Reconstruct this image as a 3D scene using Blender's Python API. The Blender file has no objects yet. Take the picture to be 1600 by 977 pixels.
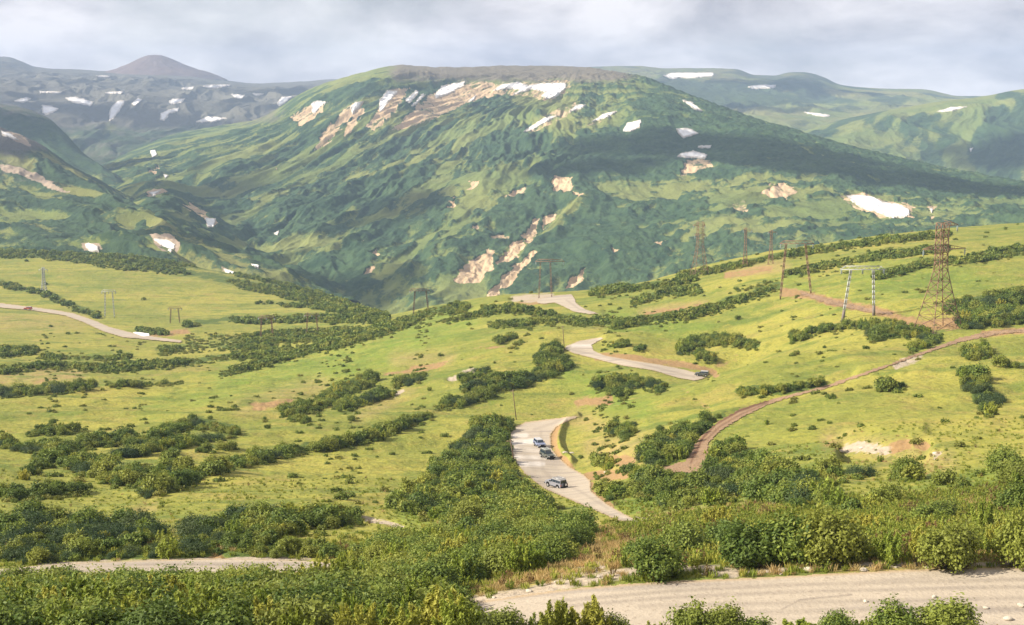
import bpy, bmesh, math, random
import numpy as np
from mathutils import Vector, Matrix

random.seed(7); RNG = np.random.RandomState(11)
S = bpy.context.scene

# ------------------------------------------------------------------ camera
F = 2222.0                                    # focal length in pixels of a 1600 px wide picture
TH = math.atan((488.5 - 170.0) / F)           # camera looks down
CT, ST = math.cos(TH), math.sin(TH)
cam = bpy.data.cameras.new('camera'); cam.lens = 36.0 * F / 1600.0; cam.sensor_width = 36.0
cam.clip_start = 0.5; cam.clip_end = 60000
co = bpy.data.objects.new('camera', cam); S.collection.objects.link(co)
co.location = (0, 0, 0); co.rotation_euler = (math.pi / 2 - TH, 0, 0)
S.camera = co

# ------------------------------------------------------------------ sky, sun, exposure
SUN = Vector((-1.0, -0.16, 0.66)).normalized()          # towards the sun
SUN_EL = math.asin(SUN.z); SUN_AZ = math.atan2(SUN.x, SUN.y)
S.view_settings.view_transform = 'Standard'; S.view_settings.look = 'None'
S.view_settings.gamma = 1.0; S.view_settings.use_curve_mapping = False
S.view_settings.exposure = 1.18
w = bpy.data.worlds.new('World'); S.world = w; w.use_nodes = True
nt = w.node_tree; nt.nodes.clear()
def N(nt, typ, **kw):
    n = nt.nodes.new(typ)
    for k, v in kw.items():
        if k in n.inputs: n.inputs[k].default_value = v
        else: setattr(n, k, v)
    return n
L = lambda nt, a, b: nt.links.new(a, b)
sky = N(nt, 'ShaderNodeTexSky', sky_type='NISHITA', sun_disc=False)
sky.sun_elevation = SUN_EL; sky.sun_rotation = SUN_AZ
tc = N(nt, 'ShaderNodeTexCoord')
mp = N(nt, 'ShaderNodeMapping'); mp.inputs['Scale'].default_value = (4.4, 4.4, 10.0); mp.inputs['Location'].default_value = (0.55, 0.2, 0.3)
L(nt, tc.outputs['Generated'], mp.inputs['Vector'])
n1 = N(nt, 'ShaderNodeTexNoise', Scale=1.5, Detail=9.0, Roughness=0.58, Distortion=0.2); L(nt, mp.outputs[0], n1.inputs['Vector'])
cr = N(nt, 'ShaderNodeValToRGB')
cr.color_ramp.elements[0].position = 0.41; cr.color_ramp.elements[0].color = (4.0, 3.75, 3.95, 1)
cr.color_ramp.elements[1].position = 0.62; cr.color_ramp.elements[1].color = (8.3, 7.8, 7.7, 1)
e = cr.color_ramp.elements.new(0.5); e.color = (5.7, 5.35, 5.45, 1)
L(nt, n1.outputs[0], cr.inputs[0])
n2 = N(nt, 'ShaderNodeTexNoise', Scale=0.6, Detail=4.0); L(nt, mp.outputs[0], n2.inputs['Vector'])
cov = N(nt, 'ShaderNodeMapRange'); cov.inputs['From Min'].default_value = 0.36; cov.inputs['From Max'].default_value = 0.45
cov.inputs['To Min'].default_value = 0.75; cov.inputs['To Max'].default_value = 1.0
L(nt, n2.outputs[0], cov.inputs['Value'])
mx = N(nt, 'ShaderNodeMix', data_type='RGBA'); L(nt, cov.outputs[0], mx.inputs[0])
L(nt, sky.outputs[0], mx.inputs[6]); L(nt, cr.outputs[0], mx.inputs[7])
bg = N(nt, 'ShaderNodeBackground', Strength=0.06); L(nt, mx.outputs[2], bg.inputs[0])
wo = N(nt, 'ShaderNodeOutputWorld'); L(nt, bg.outputs[0], wo.inputs[0])
sl = bpy.data.lights.new('sun', 'SUN'); sl.energy = 4.6; sl.angle = math.radians(0.55); sl.color = (1.0, 0.90, 0.74)
so = bpy.data.objects.new('sun', sl); S.collection.objects.link(so); so.rotation_euler = SUN.to_track_quat('Z', 'Y').to_euler()
S.cycles.max_bounces = 5; S.cycles.volume_bounces = 1; S.cycles.diffuse_bounces = 2; S.cycles.transparent_max_bounces = 12
S.cycles.use_denoising = True
HAZE_DENSITY = 6.8e-5

# ------------------------------------------------------------------ number helpers
def hash2(ix, iy, seed):
    h = (ix.astype(np.int64) * 374761393 + iy.astype(np.int64) * 668265263 + seed * 1442695041) & 0xFFFFFFFF
    h = ((h ^ (h >> 13)) * 1274126177) & 0xFFFFFFFF
    h = h ^ (h >> 16)
    return (h & 0xFFFFFF) / float(0xFFFFFF)
def vnoise(x, y, seed=0):                      # gradient noise, about -1..1
    x0 = np.floor(x); y0 = np.floor(y); fx = x - x0; fy = y - y0
    ux = fx * fx * fx * (fx * (fx * 6 - 15) + 10); uy = fy * fy * fy * (fy * (fy * 6 - 15) + 10)
    def g(dx, dy):
        a = hash2(x0 + dx, y0 + dy, seed) * 2 * np.pi
        return np.cos(a) * (fx - dx) + np.sin(a) * (fy - dy)
    a = g(0, 0) * (1 - ux) + g(1, 0) * ux; b = g(0, 1) * (1 - ux) + g(1, 1) * ux
    return (a * (1 - uy) + b * uy) * 1.45
def fbm(x, y, octs=4, seed=0, gain=0.5):
    s = 0.0; a = 1.0; n = 0.0
    for i in range(octs):
        s = s + a * vnoise(x, y, seed + i * 17); n += a; a *= gain
        x = x * 2.03 + 5.3; y = y * 2.03 + 1.7
    return s / n
def ridged(x, y, octs=3, seed=0):
    s = 0.0; a = 1.0; n = 0.0
    for i in range(octs):
        s = s + a * (1 - 2 * np.abs(vnoise(x, y, seed + i * 13))); n += a; a *= 0.5
        x = x * 2.1 + 3.1; y = y * 2.1 + 7.7
    return s / n
def sstep(a, b, x):
    t = np.clip((x - a) / (b - a), 0, 1); return t * t * (3 - 2 * t)
def pchip(xk, yk, x):
    xk = np.asarray(xk, float); yk = np.asarray(yk, float)
    h = np.diff(xk); d = np.diff(yk) / h; m = np.zeros_like(yk)
    if len(xk) > 2:
        w1 = 2 * h[1:] + h[:-1]; w2 = h[1:] + 2 * h[:-1]
        ok = d[:-1] * d[1:] > 0
        with np.errstate(divide='ignore', invalid='ignore'):
            mm = (w1 + w2) / (w1 / d[:-1] + w2 / d[1:])
        m[1:-1] = np.where(ok, mm, 0)
    m[0] = d[0]; m[-1] = d[-1]
    i = np.clip(np.searchsorted(xk, x) - 1, 0, len(xk) - 2)
    t = np.clip((x - xk[i]) / h[i], 0, 1)
    return ((2*t**3 - 3*t**2 + 1) * yk[i] + (t**3 - 2*t**2 + t) * h[i] * m[i]
            + (-2*t**3 + 3*t**2) * yk[i+1] + (t**3 - t**2) * h[i] * m[i+1])
def px2ts(x, y):                               # picture point -> X/Y and Z/Y
    a = (np.asarray(x, float) - 800.0) / F; b = (488.5 - np.asarray(y, float)) / F
    q = b * ST + CT
    return a / q, (b * CT - ST) / q
def w2px(X, Y, Z):
    d = Y * CT - Z * ST; u = Y * ST + Z * CT
    return 800 + F * X / d, 488.5 - F * u / d
def inpoly(px, py, poly):
    px = np.asarray(px); r = np.zeros(px.shape, bool)
    xs = [p[0] for p in poly]; ys = [p[1] for p in poly]
    m = (px >= min(xs)) & (px <= max(xs)) & (py >= min(ys)) & (py <= max(ys))
    qx = px[m]; qy = py[m]; c = np.zeros(qx.shape, bool); n = len(poly)
    for i in range(n):
        x1, y1 = poly[i]; x2, y2 = poly[(i + 1) % n]
        if y1 == y2: continue
        c ^= ((y1 > qy) != (y2 > qy)) & (qx < (x2 - x1) * (qy - y1) / (y2 - y1) + x1)
    r[m] = c; return r
def dist_line(px, py, pts, cap=60):
    best = np.full(np.shape(px), 1e9)
    for (x1, y1), (x2, y2) in zip(pts[:-1], pts[1:]):
        m = (px > min(x1, x2) - cap) & (px < max(x1, x2) + cap) & (py > min(y1, y2) - cap) & (py < max(y1, y2) + cap)
        if not m.any(): continue
        qx = px[m]; qy = py[m]; l2 = max((x2 - x1)**2 + (y2 - y1)**2, 1e-6)
        t = np.clip(((qx - x1) * (x2 - x1) + (qy - y1) * (y2 - y1)) / l2, 0, 1)
        best[m] = np.minimum(best[m], np.hypot(qx - x1 - t * (x2 - x1), qy - y1 - t * (y2 - y1)))
    return best

# ------------------------------------------------------------------ terrain sheets
class Sheet:
    """a height field on rays spreading from the valley side the viewer stands on; rows = list of [(x, y, distance)...]"""
    def __init__(self, rows, x0, x1, ncol, dgrid, relief=None, pre=()):
        t0, t1 = (x0 - 800) / F, (x1 - 800) / F
        self.t = np.linspace(t0, t1, ncol); self.D = dgrid
        DK, ZK = [], []
        for r in rows:
            r = np.array(r, float); t, s = px2ts(r[:, 0], r[:, 1]); D = r[:, 2]
            DK.append(pchip(t, D, self.t)); ZK.append(pchip(t, s, self.t) * DK[-1])
        k = np.hanning(15); k /= k.sum()
        sm = lambda v: np.convolve(np.pad(v, 7, mode='edge'), k, 'valid')
        DK = np.array([np.full(ncol, p[0]) for p in pre] + [sm(v) for v in DK])
        ZK = np.array([np.full(ncol, p[1]) for p in pre] + [sm(v) for v in ZK])
        Z = np.zeros((ncol, len(dgrid)))
        for j in range(ncol):
            kx = DK[:, j]; kz = ZK[:, j]
            for i in range(1, len(kx)):
                if kx[i] <= kx[i-1]: kx[i] = kx[i-1] + 1
            Z[j] = pchip(kx, kz, dgrid)
        self.X = self.t[:, None] * dgrid[None, :]; self.Y = np.broadcast_to(dgrid[None, :], self.X.shape).copy()
        self.Z = Z
        if relief is not None: self.Z = Z + relief(self, *w2px(self.X, self.Y, self.Z))
        self.px, self.py = w2px(self.X, self.Y, self.Z)
        self.env = np.maximum.accumulate(self.Z / self.Y, axis=1)      # what one sees of it from the viewpoint
    def cast(self, x, y):
        """distance at which the sight line through picture point (x, y) meets the sheet (nan where it misses)"""
        t, s = px2ts(x, y); t = np.atleast_1d(t).ravel(); s = np.atleast_1d(s).ravel()
        jf = (t - self.t[0]) / (self.t[1] - self.t[0]); j = np.clip(np.floor(jf).astype(int), 0, len(self.t) - 2); fr = np.clip(jf - j, 0, 1)
        out = np.zeros(len(t))
        order = np.argsort(j, kind='stable'); js = j[order]
        starts = np.searchsorted(js, np.unique(js)); uj = np.unique(js); ends = np.append(starts[1:], len(js))
        for u, a, b in zip(uj, starts, ends):
            idx = order[a:b]
            for kk, wgt in ((u, 1 - fr[idx]), (u + 1, fr[idx])):
                v = np.interp(s[idx], self.env[kk], self.D, right=np.nan)
                out[idx] += np.where(wgt > 1e-9, v * wgt, 0)
        return t, s, out
    def height(self, X, Y):
        jf = np.clip((X / Y - self.t[0]) / (self.t[1] - self.t[0]), 0, len(self.t) - 1.001)
        kf = np.clip(np.interp(Y, self.D, np.arange(len(self.D))), 0, len(self.D) - 1.001)
        j = jf.astype(int); k = kf.astype(int); a = jf - j; b = kf - k
        Z = self.Z
        return (Z[j, k] * (1-a) * (1-b) + Z[j+1, k] * a * (1-b) + Z[j, k+1] * (1-a) * b + Z[j+1, k+1] * a * b)
    def at(self, x, y):
        t, s, D = self.cast([x], [y]); D = float(D[0])
        return Vector((t[0] * D, D, float(self.height(np.array([t[0] * D]), np.array([D]))[0])))
    def build(self, name, mat, attrs):
        nc, nr = self.X.shape
        v = np.stack([self.X, self.Y, self.Z], -1).reshape(-1, 3)
        i = np.arange(nc - 1)[:, None] * nr + np.arange(nr - 1)[None, :]
        f = np.stack([i, i + nr, i + nr + 1, i + 1], -1).reshape(-1, 4)
        return grid_object(name, v, f, mat, {k: a.reshape(-1) for k, a in attrs.items()}, smooth=True)

def grid_object(name, v, f, mat, attrs=None, smooth=False, parent=None):
    me = bpy.data.meshes.new(name)
    nv, nf = len(v), len(f); nk = f.shape[1]
    me.vertices.add(nv); me.vertices.foreach_set('co', np.ascontiguousarray(v, np.float32).ravel())
    me.loops.add(nf * nk); me.loops.foreach_set('vertex_index', np.ascontiguousarray(f, np.int32).ravel())
    me.polygons.add(nf); me.polygons.foreach_set('loop_start', np.arange(0, nf * nk, nk, dtype=np.int32))
    me.update(calc_edges=True)
    if smooth: me.polygons.foreach_set('use_smooth', np.ones(nf, bool))
    for k, a in (attrs or {}).items():
        at = me.attributes.new(k, 'FLOAT', 'POINT'); at.data.foreach_set('value', np.ascontiguousarray(a, np.float32))
    me.materials.append(mat)
    o = bpy.data.objects.new(name, me); S.collection.objects.link(o)
    if parent: o.parent = parent
    return o
def tag(o, label=None, cat=None, group=None, kind=None):
    if label: o['label'] = label
    if cat: o['category'] = cat
    if group: o['group'] = group
    if kind: o['kind'] = kind
    return o

# ------------------------------------------------------------------ materials
def mat(name):
    m = bpy.data.materials.new(name); m.use_nodes = True; n = m.node_tree
    for x in list(n.nodes): n.nodes.remove(x)
    o = N(n, 'ShaderNodeOutputMaterial'); return m, n, o
def rgb(n, c):
    x = N(n, 'ShaderNodeRGB'); x.outputs[0].default_value = (*c, 1); return x.outputs[0]
def attr(n, name):
    return N(n, 'ShaderNodeAttribute', attribute_name=name).outputs['Fac']
def noise(n, scale, detail=4, rough=0.55, vec=None, sc=None):
    x = N(n, 'ShaderNodeTexNoise', Scale=scale, Detail=float(detail), Roughness=rough)
    g = N(n, 'ShaderNodeNewGeometry')
    v = g.outputs['Position']
    if sc:
        m = N(n, 'ShaderNodeMapping'); m.inputs['Scale'].default_value = sc; L(n, v, m.inputs[0]); v = m.outputs[0]
    L(n, v, x.inputs['Vector']); return x.outputs[0]
def rng(n, v, a, b, c=0.0, d=1.0):
    x = N(n, 'ShaderNodeMapRange'); x.interpolation_type = 'SMOOTHSTEP'
    for k, q in (('From Min', a), ('From Max', b), ('To Min', c), ('To Max', d)): x.inputs[k].default_value = q
    L(n, v, x.inputs['Value']); return x.outputs[0]
def mix(n, f, a, b):
    x = N(n, 'ShaderNodeMix', data_type='RGBA')
    if isinstance(f, float): x.inputs[0].default_value = f
    else: L(n, f, x.inputs[0])
    for s, q in ((6, a), (7, b)):
        if isinstance(q, tuple): x.inputs[s].default_value = (*q, 1)
        else: L(n, q, x.inputs[s])
    return x.outputs[2]
def mth(n, op, a, b=None):
    x = N(n, 'ShaderNodeMath', operation=op)
    for s, q in ((0, a), (1, b)):
        if q is None: continue
        if isinstance(q, (int, float)): x.inputs[s].default_value = q
        else: L(n, q, x.inputs[s])
    return x.outputs[0]
def bump(n, h, strength, dist):
    b = N(n, 'ShaderNodeBump', Strength=strength, Distance=dist); L(n, h, b.inputs['Height']); return b.outputs[0]
def surf(n, o, col, rough=0.9, normal=None, spec=0.15, transl=None):
    p = N(n, 'ShaderNodeBsdfPrincipled'); p.inputs['Roughness'].default_value = rough
    p.inputs['Specular IOR Level'].default_value = spec
    if isinstance(col, tuple): p.inputs['Base Color'].default_value = (*col, 1)
    else: L(n, col, p.inputs['Base Color'])
    if normal: L(n, normal, p.inputs['Normal'])
    out = p.outputs[0]
    if transl:
        t = N(n, 'ShaderNodeBsdfTranslucent'); L(n, transl, t.inputs[0]) if not isinstance(transl, tuple) else None
        ms = N(n, 'ShaderNodeMixShader', Fac=0.3); L(n, out, ms.inputs[1]); L(n, t.outputs[0], ms.inputs[2]); out = ms.outputs[0]
    L(n, out, o.inputs['Surface']); return p

# meadow and hill ground: attributes veg (low scrub), soil (bare earth), pale (light rubble), dry (tawny), lush
m, n, o = mat('meadow')
big = noise(n, 0.012, 5); mid = noise(n, 0.09, 5); fine = noise(n, 0.9, 4, 0.65); streak = noise(n, 0.05, 5, 0.6, sc=(0.35, 1.6, 1.0))
c = mix(n, rng(n, big, .38, .62), (0.185, 0.200, 0.038), (0.275, 0.258, 0.052))
c = mix(n, rng(n, streak, .48, .70), c, (0.115, 0.150, 0.030))
c = mix(n, rng(n, mid, .52, .72, 0, .6), c, (0.30, 0.235, 0.070))
c = mix(n, mth(n, 'MULTIPLY', attr(n, 'lush'), rng(n, mid, .3, .6, .5, 1)), c, (0.125, 0.205, 0.028))
c = mix(n, mth(n, 'MULTIPLY', attr(n, 'dry'), rng(n, fine, .35, .6, .4, 1)), c, (0.33, 0.235, 0.11))
low = noise(n, 0.03, 6, .68, sc=(1.0, .8, 1)); hum = noise(n, 0.3, 5, .7)
c = mix(n, rng(n, low, .56, .68, 0, .6), c, (0.27, 0.215, 0.065)); c = mix(n, rng(n, low, .46, .36, 0, .7), c, (0.105, 0.150, 0.026))
c = mix(n, rng(n, hum, .54, .68, 0, .55), c, (0.10, 0.125, 0.028)); c = mix(n, rng(n, hum, .44, .34, 0, .5), c, (0.33, 0.29, 0.065))
c = mix(n, rng(n, fine, .50, .68, 0, .55), c, (0.075, 0.105, 0.022))
vm = rng(n, mth(n, 'ADD', attr(n, 'veg'), mth(n, 'MULTIPLY', mth(n, 'SUBTRACT', fine, .5), .9)), .38, .58)
c = mix(n, vm, c, mix(n, mid, (0.055, 0.085, 0.018), (0.100, 0.135, 0.028)))
sm_ = rng(n, mth(n, 'ADD', attr(n, 'soil'), mth(n, 'MULTIPLY', mth(n, 'SUBTRACT', fine, .5), .8)), .35, .65)
c = mix(n, sm_, c, mix(n, fine, (0.20, 0.12, 0.055), (0.34, 0.23, 0.11)))
pm_ = rng(n, mth(n, 'ADD', attr(n, 'pale'), mth(n, 'MULTIPLY', mth(n, 'SUBTRACT', fine, .5), .8)), .35, .65)
c = mix(n, pm_, c, mix(n, fine, (0.25, 0.20, 0.14), (0.44, 0.38, 0.30)))
hh = mth(n, 'ADD', mth(n, 'MULTIPLY', fine, .5), noise(n, 0.35, 4, .6))
surf(n, o, c, .95, bump(n, hh, 0.9, 0.7)); M_MEADOW = m

# mountain sides: attributes veg (alder scrub 0..1), rock (bare tan ground), ash (grey high ground)
def mountain_material(name, g1, g2, d1, d2, r1, r2, ash, bscale=0.02):
    m, n, o = mat(name)
    a = noise(n, 0.004, 5); b = noise(n, 0.02, 6, .6); f = noise(n, 0.09, 6, .75)
    c = mix(n, rng(n, a, .35, .65), g1, g2)
    c = mix(n, rng(n, b, .5, .75, 0, .6), c, tuple(q * .62 for q in g1))
    vm = rng(n, mth(n, 'ADD', attr(n, 'veg'), mth(n, 'MULTIPLY', mth(n, 'SUBTRACT', f, .5), .7)), .40, .58)
    c = mix(n, vm, c, mix(n, rng(n, mth(n, 'ADD', mth(n, 'MULTIPLY', b, .5), mth(n, 'MULTIPLY', f, .5)), .38, .62), d1, d2))
    am = rng(n, mth(n, 'ADD', attr(n, 'ash'), mth(n, 'MULTIPLY', mth(n, 'SUBTRACT', b, .5), .8)), .3, .7)
    c = mix(n, am, c, mix(n, f, tuple(q * .75 for q in ash), ash))
    rm = rng(n, mth(n, 'ADD', attr(n, 'rock'), mth(n, 'MULTIPLY', mth(n, 'SUBTRACT', f, .5), .9)), .38, .62)
    c = mix(n, rm, c, mix(n, f, r1, r2))
    surf(n, o, c, .95, bump(n, mth(n, 'ADD', b, mth(n, 'MULTIPLY', f, .4)), 0.8, 12.0)); return m
M_MOUNT = mountain_material('mountain_scrub', (0.120, 0.160, 0.050), (0.175, 0.195, 0.060), (0.022, 0.050, 0.026), (0.055, 0.096, 0.040), (0.36, 0.25, 0.15), (0.60, 0.46, 0.30), (0.17, 0.15, 0.115))
M_SPUR = mountain_material('spur_scrub', (0.135, 0.165, 0.045), (0.17, 0.175, 0.055), (0.022, 0.046, 0.024), (0.046, 0.080, 0.034), (0.26, 0.20, 0.15), (0.36, 0.29, 0.22), (0.12, 0.11, 0.095))
M_FAR = mountain_material('far_slopes', (0.12, 0.15, 0.045), (0.17, 0.17, 0.06), (0.035, 0.058, 0.026), (0.055, 0.080, 0.034), (0.25, 0.21, 0.17), (0.33, 0.28, 0.23), (0.125, 0.118, 0.095))

# gravel roads
m, n, o = mat('road_gravel')
f = noise(n, 0.5, 6, .65); g = noise(n, 3.0, 4, .6); s = noise(n, 0.22, 5, .6, sc=(0.15, 1.5, 1))
c = mix(n, f, (0.31, 0.265, 0.21), (0.43, 0.375, 0.30))
c = mix(n, rng(n, s, .48, .62, 0, .8), c, (0.27, 0.235, 0.20))
c = mix(n, rng(n, g, .56, .70, 0, .6), c, (0.22, 0.18, 0.14))
c = mix(n, attr(n, 'edge'), c, mix(n, g, (0.27, 0.20, 0.12), (0.42, 0.33, 0.22)))
c = mix(n, mth(n, 'MULTIPLY', attr(n, 'wet'), rng(n, f, .3, .6, .5, 1)), c, (0.56, 0.53, 0.50))  # puddles: their bright reflection is painted in as a pale colour
c = mix(n, mth(n, 'MULTIPLY', attr(n, 'rut'), rng(n, f, .3, .6, .35, 1)), c, (0.21, 0.18, 0.15))
surf(n, o, c, .95, bump(n, mth(n, 'ADD', mth(n, 'MULTIPLY', g, .3), s), .7, .35)); M_ROAD = m
m, n, o = mat('track_earth')
f = noise(n, 0.6, 6, .65); g = noise(n, 2.5, 4, .6)
c = mix(n, f, (0.20, 0.125, 0.075), (0.31, 0.22, 0.14)); c = mix(n, rng(n, g, .55, .7, 0, .6), c, (0.14, 0.08, 0.045))
c = mix(n, attr(n, 'wet'), c, (0.12, 0.062, 0.038)); surf(n, o, c, .95, bump(n, g, .8, .4)); M_TRACK = m
m, n, o = mat('old_snow')
f = noise(n, 0.07, 6, .75)
c = mix(n, rng(n, f, .48, .72, 0, .7), (0.80, 0.80, 0.81), (0.50, 0.46, 0.42)); c = mix(n, mth(n, 'MULTIPLY', attr(n, 'rim'), rng(n, f, .35, .6, .45, 1)), c, (0.40, 0.36, 0.31)); surf(n, o, c, .7, bump(n, f, .4, 3), .3); M_SNOW = m

# ------------------------------------------------------------------ outlines surveyed from the photograph, (x, y) in its pixels
ROADS = {
 'near': [(600,952),(640,948),(718,941),(760,938),(850,925),(900,919),(1000,911),(1100,906),(1200,902),(1300,896),(1400,891),(1500,888),(1660,886),(2200,884),(2200,990),(1660,990),(1400,992),(1100,991),(860,991),(740,985),(640,970)],
 'left': [(-600,905),(-40,892),(20,888),(60,884),(150,879),(250,876),(350,874),(485,877),(540,882),(540,893),(480,895),(300,897),(100,900),(-40,904),(-600,918)],
 'bend': [(1000,823),(965,815),(920,795),(880,778),(850,765),(820,742),(805,722),(796,700),(795,680),(803,668),(820,660),(850,656),(900,650),(905,652),(885,660),(870,668),(861,680),(862,700),(870,712),(890,730),(912,742),(923,752),(924,768),(948,788),(975,804),(1003,818)],
 'upper': [(884,541),(905,533),(940,527),(943,530),(925,540),(928,548),(945,556),(985,563),(1030,570),(1070,578),(1097,586),(1102,592),(1085,596),(1060,592),(1020,580),(970,572),(930,562),(895,553),(882,546)],
 'crest': [(836,470),(850,465),(870,462),(893,460),(898,466),(901,475),(915,484),(937,491),(920,492),(895,488),(880,480),(866,474),(850,476),(840,475)],
 'valley': [(-30,470),(0,474),(40,479),(80,484),(115,490),(150,502),(170,511),(200,519),(235,526),(285,533),(283,537),(230,532),(190,528),(160,519),(130,505),(100,494),(50,486),(0,482),(-30,479)],
}
TRACK = [(1640,510),(1600,514),(1545,518),(1500,528),(1480,536),(1440,550),(1390,569),(1330,589),(1280,606),(1200,626),(1155,640),(1122,659),(1092,685),(1080,705),(1070,722),(1035,731),(1040,739),(1090,740),(1105,720),(1108,692),(1125,675),(1160,653),(1200,634),(1240,621),(1290,608.5),(1340,591.5),(1390,573),(1430,559),(1465,547),(1500,536),(1560,523),(1640,517)]
TRACK2 = [(1250,455),(1300,468),(1350,480),(1395,489),(1395,494),(1345,487),(1295,476),(1250,461)]
CENTRE = [([(640,960),(850,950),(1200,945),(1640,935),(2200,935)], 50), ([(-600,911),(-30,895),(250,885),(540,887)], 9),
  ([(1000,820),(930,780),(870,745),(830,705),(835,670),(895,654)], 34), ([(885,543),(930,540)], 9), ([(900,548),(1000,570),(1095,590)], 10),
  ([(810,473),(880,468),(930,490)], 9), ([(0,478),(110,491),(180,520),(285,535)], 6)]
SOIL = [([(1225,455),(1300,470),(1390,490)],7,.9), ([(1400,497),(1450,508),(1510,505)],9,.85), ([(1135,430),(1200,420)],6,.75), ([(1010,490),(1060,482),(1090,475)],3.5,.7),
 ([(930,558),(1000,561),(1070,570),(1115,582)],5,.95), ([(905,630),(950,624)],8,.9), ([(635,582),(690,568)],6,.8), ([(400,634),(455,630)],7,.75), ([(745,545),(790,542)],4,.6),
 ([(940,716),(985,722)],9,.95), ([(915,745),(1000,738)],8,.9), ([(1395,700),(1412,694)],10,1.0), ([(1432,690),(1446,696)],9,.9), ([(320,888),(340,868)],10,.8), ([(1300,690),(1320,700)],9,.6),
 ([(240,524),(290,518)],5,.8), ([(640,577),(600,585)],4,.6), ([(868,668),(862,690),(872,712),(892,728)],6,1.0), ([(925,755),(932,775),(960,795)],4,.9), ([(1480,500),(1520,506)],7,.8), ([(808,474),(850,472)],4,.8),
 ([(1540,520),(1600,516)],7,.9), ([(1110,640),(1060,600)],4,.4), ([(1500,462),(1480,470)],4,.3), ([(0,600),(60,595),(130,590)],7,.42), ([(1100,578),(1150,560)],6,.55)]
PALE = [([(1325,697),(1385,702)],10,.9), ([(1470,705),(1462,712)],4,.8), ([(705,592),(735,580)],6,.8), ([(620,617),(630,610)],5,.8), ([(560,806),(630,822)],4,.8), ([(740,941),(850,917),(950,898),(1050,884),(1150,893)],9,.9),
 ([(880,905),(940,885)],12,.8), ([(1290,605),(1340,590)],4,.4), ([(0,875),(60,878)],5,.6), ([(1400,570),(1440,556)],6,.8), ([(850,925),(760,945)],8,.9), ([(1150,893),(1300,884),(1600,880)],4,.7), ([(240,420),(260,425)],3,.4),
 ([(485,872),(60,880)],4,.7), ([(1560,795),(1575,860)],6,.5), ([(805,468),(860,465)],7,.8)]
DRY = [([(900,850),(1000,860)],26,.9), ([(880,890),(960,880)],20,.9), ([(1300,690),(1470,720)],18,.6), ([(1160,800),(1210,795)],14,.8), ([(1420,800),(1600,790)],12,.7), ([(0,590),(120,585)],10,.8),
 ([(1140,770),(1060,800),(1020,820)],16,.6), ([(930,700),(1000,700)],20,.7), ([(900,655),(1000,690)],14,.5), ([(620,560),(700,560)],10,.6), ([(640,610),(560,650)],10,.5), ([(1000,490),(1100,475)],6,.7), ([(1150,425),(1220,415)],9,.8),
 ([(0,505),(120,505)],14,.5), ([(330,870),(360,850)],10,.6), ([(1150,893),(1600,880)],9,.9), ([(200,800),(240,790)],6,.5), ([(380,640),(500,600)],14,.5), ([(700,950),(860,900)],14,.8)]
LUSH = [([(1000,790),(1150,780),(1250,800)],24,.9), ([(350,600),(560,560),(720,500)],26,.6), ([(640,800),(700,840)],22,.6), ([(1230,440),(1300,470)],20,.4), ([(1350,440),(1500,440)],26,.5),
 ([(960,500),(1100,520)],16,.6), ([(880,580),(1000,640)],20,.6), ([(230,640),(380,600)],16,.5), ([(1500,760),(1560,740)],16,.5)]
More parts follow.
